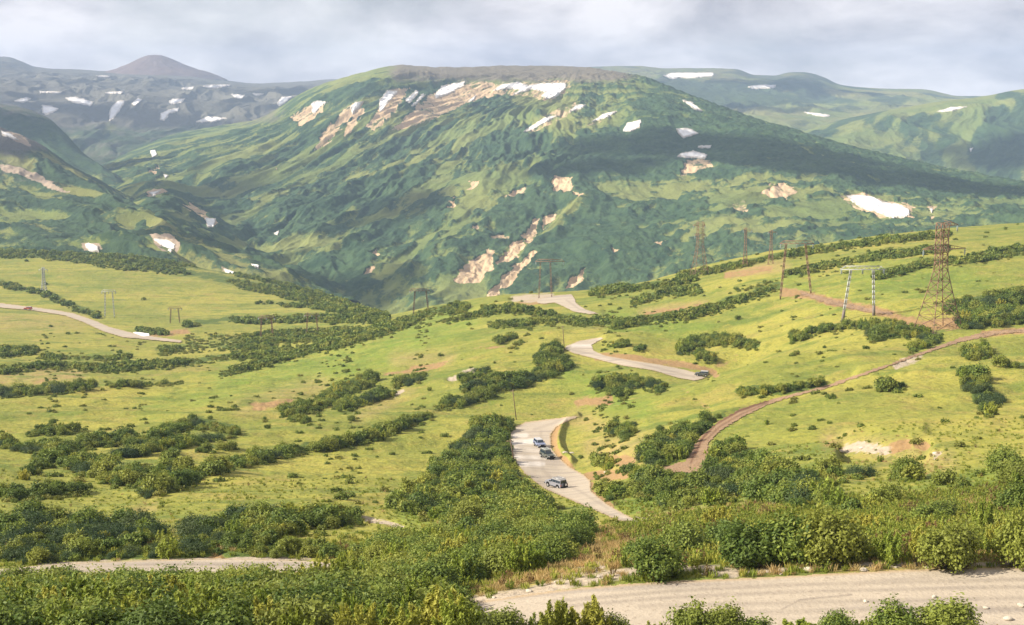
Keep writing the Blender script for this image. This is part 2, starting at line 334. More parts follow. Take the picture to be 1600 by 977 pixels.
# scrub: (centre line, half width, density, label, group)
VEG = [
 ([(925,455),(1000,447),(1080,437)],4,1.0), ([(0,392),(150,398),(300,410),(400,427),(480,452),(580,485)],9,1.0), ([(60,396),(200,412),(330,432),(420,452),(540,480)],8,.8), ([(0,440),(60,455),(110,475),(150,490)],5,.8), ([(150,508),(200,520),(250,518)],7,.9),  # first strip: scrub added to darken the crest in place of cloud shade
 ([(290,506),(350,500),(420,498),(520,495),(600,496)],5,.9), ([(300,530),(400,525),(480,522),(560,520)],15,.55), ([(0,546),(50,545)],8,.8), ([(0,576),(80,568),(150,572),(250,568),(350,558),(450,545)],6,.8),
 ([(250,545),(330,540),(420,540)],8,.6),([(60,556),(200,555)],4,.5),([(170,600),(280,596)],2.5,.5),
 ([(0,613),(70,608),(145,602)],5,.9), ([(350,583),(420,562),(470,548),(500,538)],6,.9), ([(500,540),(560,522),(620,505),(680,485),(725,478)],8,.9), ([(340,418),(360,420)],3,.5), ([(210,455),(300,460)],3,.35), ([(400,470),(520,482)],4,.5), ([(460,440),(600,490)],6,.5),
 ([(130,694),(190,680),(230,697)],11,1.0), ([(240,682),(300,658),(340,666),(370,674)],12,1.0), ([(50,674),(115,671)],5,1.0), ([(180,708),(280,692),(330,682)],7,1.0), ([(0,690),(50,697),(70,722)],7,.8),
 ([(75,700),(130,722),(180,738),(240,746),(285,738)],20,1.0), ([(0,768),(60,768),(140,760)],10,.6), ([(300,737),(360,727),(430,707),(520,692),(600,674),(640,655),(672,650)],8,1.0), ([(220,768),(300,748)],7,.8), ([(270,700),(255,735)],10,.7),
 ([(495,632),(540,604),(575,592)],9,1.0), ([(440,642),(490,636)],6,.8), ([(530,634),(580,620),(610,612)],5,.9), ([(325,685),(380,678)],4,.6), ([(345,637),(375,635)],5,.5), ([(455,652),(480,655)],4,.5),([(310,700),(370,697)],4,.8),([(40,745),(60,720)],8,.7),
 ([(720,592),(760,578)],4,1.0), ([(620,598),(665,586)],4.5,1.0), ([(690,632),(750,618),(770,608)],8,1.0), ([(730,606),(790,590)],7,.9), ([(780,598),(830,590),(855,578),(885,565)],9,1.0), ([(845,560),(865,545)],10,.9),
 ([(930,600),(960,592),(1010,597),(1035,603)],9,1.0), ([(955,608),(975,612)],7,1.0), ([(935,555),(950,562)],4,.6), ([(780,530),(800,525)],4,.8), ([(660,555),(700,550)],3,.4),([(655,508),(800,478)],5,.55),([(770,505),(860,500)],6,.5),([(830,505),(800,545)],5,.3),
 ([(760,480),(820,482),(900,500),(950,498)],6,.7), ([(900,470),(915,480)],5,.8), ([(990,470),(1040,455),(1090,452)],7,.9), ([(960,505),(1060,492),(1120,478),(1180,458),(1215,447)],8,.9), ([(1150,450),(1220,435)],4,.6), ([(930,497),(960,500)],4,.8),
 ([(1065,545),(1100,530),(1130,530),(1180,537)],7,1.0), ([(1090,552),(1110,556)],8,.9), ([(990,545),(1010,540)],4,.7), ([(960,540),(980,535)],3,.7), ([(1230,425),(1290,414),(1350,402),(1420,392),(1480,386)],5,.9), ([(1060,432),(1110,420),(1200,402),(1300,385),(1400,372),(1480,364)],4,.9),
 ([(1370,430),(1440,410),(1500,404)],7,.7), ([(1520,400),(1600,388)],7,.8), ([(1480,480),(1550,470),(1600,463)],10,1.0), ([(1500,492),(1600,488)],9,1.0), ([(1500,505),(1600,498)],5,.8),
 ([(1370,520),(1400,512),(1440,520),(1460,530)],11,1.0), ([(1240,527),(1300,510),(1370,506)],4,1.0), ([(1425,545),(1445,540)],6,.8), ([(1195,612),(1240,607),(1285,600)],8,1.0), ([(1155,610),(1190,606)],6,1.0),
 ([(1505,582),(1535,585)],6,1.0), ([(1515,600),(1540,602)],8,1.0), ([(1530,618),(1555,622)],9,1.0), ([(1540,636),(1550,640)],5,.9), ([(1515,550),(1545,548)],7,.9), ([(1380,605),(1405,602)],5,.9), ([(1565,568),(1600,570)],3,.7),
 ([(1030,690),(1060,685),(1090,672),(1108,660)],13,1.0), ([(1020,710),(1060,712),(1080,700)],14,1.0), ([(1120,650),(1130,648)],6,1.0), ([(955,670),(985,665),(975,678)],7,.9), ([(1110,705),(1150,700)],7,.9),
 ([(940,770),(990,762)],8,1.0), ([(1010,755),(1080,745),(1130,735),(1200,735),(1260,752),(1300,772)],15,1.0), ([(1110,715),(1180,720)],10,.9), ([(1180,765),(1300,785)],11,1.0), ([(1040,780),(1160,765)],8,.6), ([(935,720),(950,725)],6,.9), ([(985,735),(1010,745)],9,.9),
 ([(1575,735),(1600,765),(1600,790)],11,1.0), ([(1280,735),(1350,735)],4,.7), ([(1320,800),(1340,790),(1400,780)],4,.7),([(1400,738),(1430,740)],2.5,.8),([(1450,743),(1480,747)],2.5,.8),([(1500,746),(1515,750)],3,.8),
]
VEG = [(p, h * (.66 if p[0][0] < 520 and 650 < p[0][1] < 790 else 1), a) for p, h, a in VEG]
# the big thicket below the road bend and the masses nearer the viewer, as outlines
THICK = [
 ([(755,652),(800,657),(797,690),(802,722),(825,750),(870,778),(930,805),(960,828),(900,850),(850,850),(800,842),(740,838),(700,808),(650,795),(605,785),(650,758),(690,725),(720,685)],1.0),
 ([(0,812),(40,802),(140,806),(230,812),(285,845),(285,862),(150,872),(0,878)],1.0),
 ([(285,812),(380,800),(560,795),(560,810),(470,822),(420,835),(560,850),(640,862),(600,872),(285,870)],1.0),
 ([(0,862),(250,868),(485,866),(485,874),(0,878)],1.0),
]
SNOW_P = {  # far plateau
 'white snow band across the far plateau, left of the round gully': [(103,153),(118,152),(147,160),(142,167),(108,159)],
 'triangular snow patch on the far plateau edge, leftmost large one': [(65,165),(80,166),(94,171),(82,177),(72,180),(66,178)],
 'tall leaning snow patch in the gully below the volcanic cone': [(170,184),(172,170),(183,158),(196,158),(190,170),(178,186),(170,190)],
 'small slanting snow patch just right of the tall gully snow': [(205,163),(215,154),(223,156),(212,166)],
 'oval snow patch on the plateau slope under the cone right side': [(263,160),(270,155),(290,155),(284,161),(268,164)],
 'hooked snow patch below the oval one on the plateau slope': [(250,178),(263,172),(280,169),(278,175),(266,178),(256,190),(250,188)],
 'wide flat based snow patch lowest on the plateau slope': [(303,192),(325,182),(355,185),(335,191)],
 'ragged snow patch near the left edge of the photo on the plateau': [(20,159),(40,153),(50,155),(38,161)],
 'long thin snow strip on the plateau rim right of the cone': [(312,135),(345,132),(364,134),(330,139)],
 'short snow strip on the plateau rim just left of the long strip': [(283,138),(303,136),(302,140),(285,141)],
 'thin snow line high on the plateau left of the cone': [(60,143),(97,144),(95,146.5),(62,146)],
 'thin snow line below the foot of the cone': [(163,145),(193,143),(192,147),(165,147)],
 'snow patch with a notch right of the plateau middle': [(360,147),(384,149),(378,156),(368,154)],
 'flat oval snow patch beside the notched one on the plateau': [(393,146),(415,147),(400,151)],
 'snow patch where the plateau meets the main mountain': [(432,163),(440,152),(458,151),(448,160),(436,167)],
 'tiny snow line at the left foot of the cone': [(150,118),(172,119),(170,122),(152,121)],
}
SNOW_M = {  # main mountain
 'small snow patch on the left shoulder scree of the main mountain': [(486,162),(495,158),(512,160),(500,168),(492,178),(487,176)],
 'small wedge of snow at the head of a tan scree streak': [(548,166),(555,160),(567,160),(560,170),(550,180)],
 'tongue shaped snow patch pointing down the tan scree': [(592,158),(605,142),(622,143),(610,157),(596,176),(592,172)],
 'narrow snow streak right of the snow tongue': [(632,158),(650,142),(656,144),(640,162)],
 'narrow lower snow streak beside its twin on the scree': [(640,168),(660,147),(666,148),(650,165)],
 'large wedge of snow below the mountain crest': [(678,150),(690,135),(727,128),(725,135),(700,148),(680,155)],
 'thin snow sliver between the large wedge and the big snowfield': [(730,160),(745,148),(740,158)],
 'big ragged snowfield just under the mountain top': [(768,143),(785,132),(810,129),(826,134),(845,131),(884,130),(885,138),(870,152),(855,156),(845,150),(852,145),(830,140),(800,150),(812,141),(790,139)],
 'long slanting snow streak on tan ground below the big snowfield': [(815,208),(850,185),(872,180),(860,188),(830,205)],
 'short snow patch above the slanting streaks': [(888,176),(900,165),(917,164),(908,171)],
 'thin slanting snow streak on the green shoulder': [(922,192),(945,178),(965,174),(950,184)],
 'rounded snow patch at the left of the cloud shadow': [(973,205),(980,193),(1002,188),(1000,200),(985,207)],
 'shaded fan shaped snow patch in the cloud shadow': [(1057,202),(1075,201),(1092,209),(1080,213),(1068,217),(1060,210)],
 'domed snow patch above bare ground in the middle of the slope': [(1057,246),(1065,240),(1085,237),(1105,243),(1103,249)],
 'thin snow line just above the domed snow patch': [(1090,229),(1112,228),(1110,232),(1092,232)],
 'narrow snow streak on the right flank near the crest': [(1064,156),(1080,160),(1099,175),(1085,172)],
 'large snowfield low on the right of the main mountain': [(1322,308),(1340,306),(1362,308),(1380,317),(1402,320),(1420,328),(1422,337),(1410,341),(1390,341),(1370,332),(1345,326)],
 'tiny snow remnant right of the large low snowfield': [(1452,325),(1458,328),(1456,335)],
 'small snow patch in the gully head of the left valley': [(234,236),(243,235),(246,243),(237,247)],
 'tiny snow patch on the valley slope under the gully head': [(255,273),(264,275),(258,280)],
 'snow patch at the bare bend of the valley stream': [(232,302),(252,298),(240,308)],
 'snow patch at the bottom of the gorge': [(320,342),(338,343),(334,355),(324,356)],
 'tiny snow patch on the dark slope right of the gorge': [(427,366),(437,361),(434,368)],
}
SNOW_L = {  # near left spur
 'snow edge at the top of the left spur beside the photo edge': [(0,205),(15,208),(30,220),(22,218),(3,212)],
 'snow patch at the foot of the left spur above the meadow': [(132,384),(138,381),(153,385),(155,395),(140,394)],
 'larger snow patch at the spur foot with a brown rim': [(240,374),(262,376),(275,384),(268,396),(255,388)],
 'long low snow strip where the spur meets the gorge': [(350,421),(375,429),(370,433),(352,428)],
 'smallest snow strip by the mouth of the gorge': [(390,413),(405,416),(404,421)],
}
SNOW_R = {
 'long snow band on the far right plateau under its rim': [(1035,119),(1050,114),(1116,114),(1115,120),(1078,123),(1060,122),(1052,125)],
 'oval snow patch left of the rounded far hill': [(1168,136),(1185,133),(1213,133),(1210,138),(1175,140)],
 'thin snow strip in the far valley': [(1252,175),(1275,177),(1298,181),(1290,184),(1270,180)],
}
SNOW_E = {
 'slanting snow strip on the right edge ridge': [(1460,176),(1485,168),(1513,167),(1490,174)],
 'tiny snow spot low on the right edge ridge': [(1514,233),(1521,231),(1517,239)],
}
ROCK_M = [
 ([(455,185),(480,165),(512,160),(500,180),(470,200)],.75), ([(485,240),(500,215),(535,172),(560,158),(545,185),(510,225)],.8), ([(535,215),(548,180),(572,160),(566,180),(548,205)],.9), ([(575,200),(590,170),(610,140),(640,138),(625,165),(600,195),(585,205)],.85),
 ([(610,205),(640,178),(668,150),(700,135),(760,128),(790,135),(770,150),(720,168),(680,185),(640,200)],.8), ([(760,150),(780,128),(890,126),(890,140),(860,160),(820,150)],.6), ([(812,212),(850,180),(900,160),(905,172),(860,195),(830,210)],.55), ([(915,198),(945,175),(972,172),(955,188)],.5),
 ([(858,285),(866,276),(890,278),(898,290),(893,302),(866,300)],.95), ([(728,297),(735,284),(750,281),(748,292),(738,298)],.9), ([(688,331),(718,308),(712,319),(692,333)],.8), ([(893,302),(908,302),(908,308),(898,308)],.8), ([(785,308),(800,300),(825,290),(820,302),(800,310)],.5),
 ([(712,441),(715,425),(740,405),(765,390),(775,396),(772,420),(748,440),(722,444)],.85), ([(776,417),(785,400),(800,380),(818,377),(818,390),(800,408)],1.0), ([(756,466),(780,440),(800,420),(830,394),(838,396),(820,422),(800,446),(770,466)],1.0),
 ([(812,370),(825,362),(836,340),(846,343),(832,374),(826,384)],.9), ([(848,360),(848,342),(866,334),(868,341),(856,354)],.9), ([(885,453),(898,432),(915,422),(913,435),(897,450)],.9), ([(573,397),(590,391),(587,402)],.8), ([(568,432),(578,418),(590,415),(584,426)],.8),
 ([(732,360),(745,350),(744,358)],.8), ([(765,372),(790,366),(795,376),(770,378)],.6), ([(1188,303),(1200,289),(1225,286),(1248,300),(1228,313),(1205,310)],.8), ([(1058,276),(1072,250),(1118,250),(1110,264),(1088,272)],.7), ([(1140,322),(1160,308),(1172,332),(1150,336)],.45),
 ([(1315,306),(1345,302),(1425,322),(1430,345),(1390,346),(1340,330)],.55), ([(1448,320),(1462,322),(1458,355)],.5), ([(278,318),(300,318),(325,335),(345,352),(330,360),(300,332)],.6), ([(225,300),(255,292),(262,300),(235,312)],.7), ([(232,268),(250,258),(248,266),(236,276)],.7),
 ([(430,262),(436,262),(436,268)],.5), ([(955,388),(968,392),(960,398)],.7), ([(1020,380),(1040,378),(1036,388)],.5), ([(560,378),(572,374),(566,384)],.4), ([(590,150),(600,120),(660,112),(640,128),(620,140)],.3),
 ([(985,335),(1020,325),(1010,340)],.3),([(1130,180),(1050,140),(1000,128),(990,134),(1060,158)],.25)]
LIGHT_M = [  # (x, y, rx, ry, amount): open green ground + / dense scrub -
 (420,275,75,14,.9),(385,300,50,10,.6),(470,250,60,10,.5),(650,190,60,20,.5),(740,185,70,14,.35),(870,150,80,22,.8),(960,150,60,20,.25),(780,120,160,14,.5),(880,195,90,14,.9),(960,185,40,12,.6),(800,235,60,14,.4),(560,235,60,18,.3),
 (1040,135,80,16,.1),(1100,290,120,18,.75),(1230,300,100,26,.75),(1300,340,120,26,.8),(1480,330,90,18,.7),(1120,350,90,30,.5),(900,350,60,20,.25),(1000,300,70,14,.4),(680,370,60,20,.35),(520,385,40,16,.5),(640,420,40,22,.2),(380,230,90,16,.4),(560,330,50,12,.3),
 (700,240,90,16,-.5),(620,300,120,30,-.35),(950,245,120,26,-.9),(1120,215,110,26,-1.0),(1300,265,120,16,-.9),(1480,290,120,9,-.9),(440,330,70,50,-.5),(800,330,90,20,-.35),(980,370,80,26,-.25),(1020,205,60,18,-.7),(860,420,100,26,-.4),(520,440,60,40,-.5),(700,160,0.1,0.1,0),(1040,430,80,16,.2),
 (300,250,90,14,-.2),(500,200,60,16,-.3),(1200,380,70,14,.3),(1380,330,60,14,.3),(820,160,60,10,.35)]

# ------------------------------------------------------------------ the sheets
def logd(segs):
    out = []
    for a, b, n in segs: out += list(np.exp(np.linspace(np.log(a), np.log(b), n, endpoint=False)))
    out.append(segs[-1][1]); return np.array(out)
ROWS_A = [
 [(-200,1012,58),(0,1010,60),(400,1010,60),(600,1010,60),(800,1010,62),(1000,1010,66),(1200,1005,70),(1400,1002,71),(1600,1000,72),(1800,1000,72)],
 [(-200,965,79),(0,965,79),(400,965,79),(600,972,80),(800,985,79),(1000,986,78.5),(1200,986,78.3),(1600,985,77.7),(1800,985,77.7)],
 [(-200,925,105),(0,925,105),(400,925,105),(600,942,94),(720,939,88),(800,930,87.5),(1000,911,87.5),(1200,902,88),(1400,893,88),(1600,888,88),(1800,888,88)],
 [(-200,897,126),(0,895,127),(200,893,128),(400,892,129),(500,893,126),(600,900,117),(800,885,108),(1000,866,106),(1200,862,105),(1400,853,103),(1600,843,102),(1800,843,102)],
 [(-200,877,136),(0,876,136),(200,873,137),(400,871,137),(600,850,150),(800,842,150),(1000,818,150),(1200,800,145),(1400,785,145),(1600,770,145),(1800,765,145)],
 [(-200,805,190),(0,805,190),(200,803,190),(400,795,200),(600,788,215),(800,790,225),(1000,765,230),(1200,735,220),(1400,715,215),(1600,700,215),(1800,690,215)],
 [(-200,700,330),(0,700,330),(200,697,340),(400,690,345),(600,705,325),(800,745,290),(870,745,296),(930,735,300),(1000,712,300),(1200,685,290),(1400,660,280),(1600,645,280),(1800,635,280)],
 [(-200,620,520),(0,620,520),(200,620,520),(400,620,500),(600,638,440),(750,660,400),(800,661,395),(880,654,398),(940,640,396),(1000,623,398),(1100,598,405),(1200,574,410),(1400,545,425),(1600,530,430),(1800,525,430)],
 [(-200,605,575),(0,605,575),(200,605,575),(400,607,550),(600,628,480),(750,652,430),(800,655,428),(880,655,430),(940,646,428),(1000,630,430),(1100,604,436),(1200,573,445),(1400,533,455),(1600,516,460),(1800,510,460)],
 [(-200,520,900),(0,520,900),(200,522,900),(400,531,850),(600,545,660),(800,568,530),(900,560,530),(1000,572,500),(1080,588,482),(1130,585,490),(1200,545,520),(1400,500,510),(1600,482,520),(1800,475,520)],
 [(-200,473,1150),(0,475,1150),(200,478,1150),(400,492,1080),(520,508,920),(600,512,830),(700,510,740),(800,507,690),(1000,492,680),(1100,475,680),(1200,450,680),(1400,418,680),(1600,402,680),(1800,395,680)],
 [(-200,392,1650),(0,395,1620),(200,405,1550),(400,437,1450),(500,462,1350),(600,492,1000),(700,476,900),(800,463,850),(900,458,835),(1000,445,850),(1100,420,860),(1200,396,880),(1300,380,890),(1400,367,900),(1600,350,950),(1800,335,950)],
 [(-200,412,1900),(0,415,1880),(200,425,1800),(400,457,1700),(500,482,1600),(600,540,1350),(700,540,1300),(900,540,1250),(1100,520,1250),(1200,500,1250),(1400,470,1250),(1600,450,1300),(1800,445,1300)],
 [(-200,450,2300),(200,460,2300),(400,490,2300),(600,540,2300),(1000,540,2300),(1600,520,2300),(1800,520,2300)],
]
def road_mask(px, py):
    k = np.ones(px.shape)
    for pts, hw in CENTRE:
        d = dist_line(px, py, pts, cap=hw * 2 + 20); k = np.minimum(k, sstep(hw * .95, hw * 1.8 + 3, d))
    return k
def relief_a(sh, px, py):
    X, Y = sh.X, sh.Y
    k = road_mask(px, py); crest = 1 - .6 * sstep(650, 800, Y)
    far = sstep(70, 350, Y)
    r = fbm(X / 75, Y / 75, 4, 3) * (0.6 + 3.2 * far) * crest
    a = X * .8 + Y * .6; b = -X * .6 + Y * .8
    r += ridged(a / 160 + .3 * fbm(X / 90, Y / 90, 2, 9), b / 38, 3, 21) * 1.3 * far * crest
    r += fbm(X / 11, Y / 11, 3, 5) * .42 * (.5 + far)
    r += fbm(X / 2.6, Y / 2.6, 3, 8) * .16
    out = r * (0.12 + .88 * k)
    # cut bank on the hill side of the bend, gully beside the earth track, scar on the right
    d = dist_line(px, py, [(902,652),(885,662),(876,674),(872,690),(876,706),(892,722)], 30); out += 1.3 * np.exp(-(d / 5) ** 2)
    d = dist_line(px, py, [(1330,588),(1200,626),(1120,662),(1088,690)], 30); out -= 1.3 * np.exp(-(d / 7) ** 2)
    d = dist_line(px, py, [(1320,706),(1445,706)], 50); out -= 2.6 * np.exp(-(d / 9) ** 2); d = dist_line(px, py, [(1330,684),(1440,680)], 50); out += .8 * np.exp(-(d / 10) ** 2)
    return out
DA = logd([(4, 50, 26), (50, 110, 330), (110, 500, 470), (500, 1700, 330), (1700, 2300, 16)])
A = Sheet(ROWS_A, -620, 2220, 1800, DA, relief_a, pre=[(2.0, -1.7), (10.0, -6.0), (30.0, -14.0)])

def gauss_field(px, py, lst):
    s = np.zeros(px.shape)
    for x, y, rx, ry, a in lst:
        m = (abs(px - x) < 3 * rx) & (abs(py - y) < 3 * ry)
        if m.any(): s[m] += a * np.exp(-((px[m] - x) / rx) ** 2 - ((py[m] - y) / ry) ** 2)
    return s
def cap_field(px, py, lst, soft=.6):
    s = np.zeros(px.shape)
    for pts, hw, a in lst:
        d = dist_line(px, py, pts, hw * 2.2 + 4); s = np.maximum(s, a * (1 - sstep(hw * (1 - soft), hw * (1 + soft) + 1, d)))
    return s
def poly_field(px, py, lst, wx, wy):
    s = np.zeros(px.shape); qx = px + wx; qy = py + wy
    for p, a in lst: s = np.maximum(s, a * inpoly(qx, qy, p))
    return s
scl = np.clip(300.0 / A.Y, .35, 3)
wx = fbm(A.X / (A.Y * .03), A.Y / (A.Y * .03) + A.Y * .02, 3, 31) * 9
wy = fbm(A.X / (A.Y * .03) + 40, A.Y * .05, 3, 37) * 3.5
qx, qy = A.px + wx, A.py + wy
mn = fbm(A.X / (A.Y * .012), A.Y / (A.Y * .012) * 1.0 + 3, 3, 51) if False else fbm(A.X / 9, A.Y / 9, 4, 51)
org = lambda f: np.clip(f + .55 * mn * sstep(.03, .4, f), 0, 1)
vegA = .8 * org(np.maximum(cap_field(qx, qy, [(p, h, a) for p, h, a in VEG], .9), poly_field(A.px, A.py, THICK, wx, wy)))
loose = fbm(A.X / 40, A.Y / 55, 5, 53); vegA = np.maximum(vegA, .42 * sstep(.28, .55, loose) * sstep(120, 200, A.Y))
fgveg = sstep(112, 98, A.Y) * sstep(800, 640, A.px) * .75
vegA = np.maximum(vegA, fgveg * (1 - 0)); vegA *= (.35 + .65 * road_mask(A.px, A.py))
EXPO_A = dict(veg=vegA, soil=org(cap_field(qx, qy, SOIL, .95)) * .9, pale=org(cap_field(qx, qy, PALE, .95)) * .9, dry=org(cap_field(qx, qy, DRY, .95)), lush=org(cap_field(qx, qy, LUSH, .95)))
sl_ = np.clip(np.maximum(EXPO_A['soil'], EXPO_A['pale']), 0, 1) * road_mask(A.px, A.py) * sstep(120, 160, A.Y); A.Z += sl_ * (-.35 + .9 * fbm(A.X / 4, A.Y / 4, 3, 111)); A.env = np.maximum.accumulate(A.Z / A.Y, axis=1)
tag(A.build('meadow_ground', M_MEADOW, EXPO_A), kind='structure')

ROWS_M = [
 [(-50,345,3600),(150,335,3450),(240,312,3300),(330,360,2900),(400,415,2550),(520,492,2150),(600,540,2000),(800,545,1900),(1000,520,1850),(1200,450,1900),(1400,420,1900),(1600,405,1900),(1800,400,1900)],
 [(-50,330,3700),(150,318,3650),(240,300,3600),(330,350,3020),(400,395,2700),(520,430,2420),(620,425,2400),(800,402,2350),(1000,382,2300),(1200,362,2250),(1400,366,2150),(1600,372,2100),(1800,372,2100)],
 [(-50,320,3900),(150,300,3950),(240,280,4000),(330,290,3650),(430,285,3500),(520,285,3350),(620,285,3250),(800,275,3100),(1000,265,3000),(1200,280,2750),(1400,320,2500),(1600,345,2350),(1800,350,2300)],
 [(-50,300,4300),(150,275,4350),(240,250,4400),(330,232,4450),(430,212,4250),(520,172,4150),(620,150,4100),(700,155,4100),(800,150,4100),(900,148,4000),(1000,152,3900),(1100,185,3600),(1200,217,3300),(1300,247,3100),(1400,273,2950),(1500,293,2850),(1600,310,2700),(1800,332,2600)],
 [(-50,290,4600),(150,262,4700),(200,240,4800),(260,215,5000),(330,200,5100),(400,188,5000),(430,172,4900),(470,148,4800),(520,128,4700),(560,117,4600),(600,106,4600),(625,103,4600),(660,105,4600),(720,106,4600),(800,104,4700),(900,106,4700),(940,111,4500),(1000,122,4300),(1060,144,4100),(1120,168,3850),(1200,195,3600),(1300,224,3350),(1400,251,3150),(1500,272,3000),(1600,290,2850),(1800,330,2700)],
 [(-50,330,5300),(150,310,5400),(330,260,5800),(430,240,5700),(520,190,5700),(620,160,5700),(800,155,5800),(1000,170,5400),(1200,250,4700),(1400,300,4200),(1600,340,3900),(1800,370,3800)],
]
def relief_m(sh, px, py):
    X, Y = sh.X, sh.Y
    wob = fbm(X / 500, Y / 500, 3, 71) * .9
    v = np.arctan2(X - 250, 4650 - Y) * 1350; u = np.hypot(X - 250, 4650 - Y)
    left = sstep(1120, 800, px)
    edge = sstep(0, 34, py - np.interp(px, [p[0] for p in ROWS_M[4]], [p[1] for p in ROWS_M[4]])) * sstep(5100, 4200, Y)
    g = ridged(v / 230 + wob * .8, u / 1700 + wob * .3, 3, 51)
    g2 = ridged(v / 78 + wob * 1.6, u / 620, 3, 57)
    left = left * (.25 + .75 * sstep(350, 1100, u))
    r = (g * 40 + g2 * 15 + ridged(v / 30 + wob * 2.5, u / 260, 2, 59) * 5) * left + (ridged(X / 420 + wob, Y / 700, 3, 61) * 20 + ridged(X / 120 + wob * 2, Y / 260, 3, 63) * 7) * (1 - left)
    r *= .10 + .9 * edge
    r += fbm(X / 220, Y / 260, 4, 77) * 14 * (.35 + .65 * edge) + fbm(X / 45, Y / 60, 3, 78) * 3.5
    sh.g = g * left + g2 * .5
    return r
DM = logd([(1850, 2000, 30), (2000, 4900, 820), (4900, 5800, 30)])
M = Sheet(ROWS_M, 60, 1730, 1300, DM, relief_m)
X, Y = M.X, M.Y
v = np.arctan2(X - 250, 4650 - Y) * 1350; u = np.hypot(X - 250, 4650 - Y); wob = fbm(X / 400, Y / 400, 3, 81)
lm = sstep(1100, 760, M.px) * (.1 + .9 * sstep(450, 1300, u))
pat = (fbm(v / 62 + wob * .8, u / 520, 4, 91) * 1.25 * lm + fbm(X / 150 + wob, Y / 110, 4, 93) * (1 - lm))
fin = fbm(v / 20 + wob, u / 90, 4, 97) * lm + fbm(X / 34, Y / 40, 4, 98) * (1 - lm)
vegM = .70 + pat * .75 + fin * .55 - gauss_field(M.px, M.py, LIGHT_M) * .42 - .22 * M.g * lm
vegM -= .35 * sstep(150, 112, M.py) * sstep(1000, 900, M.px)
vegM = np.clip(vegM, -.2, 1.1)
wx = fbm(X / 60, Y / 60, 3, 41) * 9; wy = fbm(X / 60 + 9, Y / 60, 3, 43) * 4
wx2 = wx + fbm(X / 18, Y / 24, 3, 44) * 6; wy2 = wy + fbm(X / 18 + 5, Y / 24, 3, 45) * 3
rockM = poly_field(M.px, M.py, ROCK_M, wx2, wy2) * np.where(M.py > 260, 1.12, .82) * (1 + .9 * fbm(v / 20, u / 90, 4, 47))
ashM = .78 * sstep(150, 114, M.py) * sstep(560, 640, M.px) * sstep(1050, 950, M.px) + .5 * sstep(480, 420, M.px) * sstep(215, 185, M.py)
lump = sstep(.40, .60, vegM) * (1 - np.clip(rockM * 2, 0, 1))
M.Z += lump * (4.0 + 6.0 * fbm(v / 14, u / 34, 3, 99) * lm + 6.0 * fbm(X / 17, Y / 24, 3, 99) * (1 - lm)) * sstep(4700, 4200, Y)
rk = np.clip(rockM, 0, 1); M.Z += rk * (-4 + 6 * ridged(v / 16, u / 90, 3, 101) + 3 * fbm(X / 12, Y / 16, 3, 102)) * sstep(4800, 4300, Y)
M.env = np.maximum.accumulate(M.Z / M.Y, axis=1)
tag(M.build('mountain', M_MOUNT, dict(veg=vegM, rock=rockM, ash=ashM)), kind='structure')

# near left spur
def relief_l(sh, px, py):
    X, Y = sh.X, sh.Y; wob = fbm(X / 400, Y / 400, 3, 171)
    top = np.interp(px, [p[0] for p in ROWS_L[-2]], [p[1] for p in ROWS_L[-2]]); edge = sstep(0, 26, py - top)
    v = X * .75 + Y * .66
    g = ridged(v / 260 + wob, (X * -.66 + Y * .75) / 900, 3, 151); sh.g = g
    return (g * 32 + ridged(v / 90 + wob * 2, Y / 500, 3, 153) * 8) * (.12 + .88 * edge) + fbm(X / 200, Y / 200, 4, 155) * 9 * (.3 + .7 * edge)
ROWS_L = [
 [(-200,450,1850),(0,440,1850),(200,450,1800),(400,480,1750),(560,520,1650),(640,540,1600)],
 [(-200,395,2050),(0,392,2050),(100,392,2050),(200,397,2000),(300,415,1950),(400,440,1900),(560,500,1800),(640,540,1700)],
 [(-200,310,2550),(0,315,2550),(100,325,2500),(200,355,2350),(300,385,2200),(400,422,2080),(560,495,1900),(640,540,1800)],
 [(-200,170,3400),(-60,185,3300),(0,203,3200),(60,228,3120),(110,262,3050),(160,290,2950),(200,312,2850),(250,335,2750),(300,355,2650),(340,380,2500),(400,410,2350),(450,432,2250),(510,462,2120),(560,490,2030),(640,545,1950)],
 [(-200,300,4200),(0,310,4000),(160,360,3600),(300,400,3200),(400,440,2900),(560,520,2600),(640,560,2500)],
]
DL = logd([(1700, 3450, 420), (3450, 4100, 20)])
Ls = Sheet(ROWS_L, -130, 620, 560, DL, relief_l)
X, Y = Ls.X, Ls.Y; v = X * .75 + Y * .66
pat = fbm(v / 80, (X * -.66 + Y * .75) / 360, 4, 161)
fl = fbm(v / 30, (X * -.66 + Y * .75) / 90, 4, 163)
vegL = .80 + pat * .75 + fl * .4 - .2 * Ls.g - gauss_field(Ls.px, Ls.py, [(90,300,60,10,.6),(20,250,50,14,.4),(200,350,60,12,.55),(60,340,60,10,.5),(250,385,30,8,.4),(150,382,30,8,.4),(420,440,30,8,.4),(20,345,30,8,.4)]) * .8
wx = fbm(X / 60, Y / 60, 3, 141) * 7; wy = fbm(X / 60 + 9, Y / 60, 3, 143) * 3
rockL = poly_field(Ls.px, Ls.py, [([(10,208),(35,212),(50,232),(20,222)],.9), ([(0,258),(30,262),(70,282),(110,300),(90,302),(40,280),(0,268)],.75), ([(232,370),(265,370),(282,384),(272,402),(250,392)],.75), ([(128,380),(158,380),(162,396),(134,397)],.6), ([(345,418),(380,428),(372,436),(350,430)],.5)], wx, wy)
ashL = .75 * sstep(250, 215, Ls.py) + .4 * sstep(120, 20, Ls.px) * sstep(330, 270, Ls.py)
Ls.Z += sstep(.4, .6, vegL) * (3.5 + 5 * fbm(X / 20, Y / 26, 3, 199)); Ls.env = np.maximum.accumulate(Ls.Z / Ls.Y, axis=1)
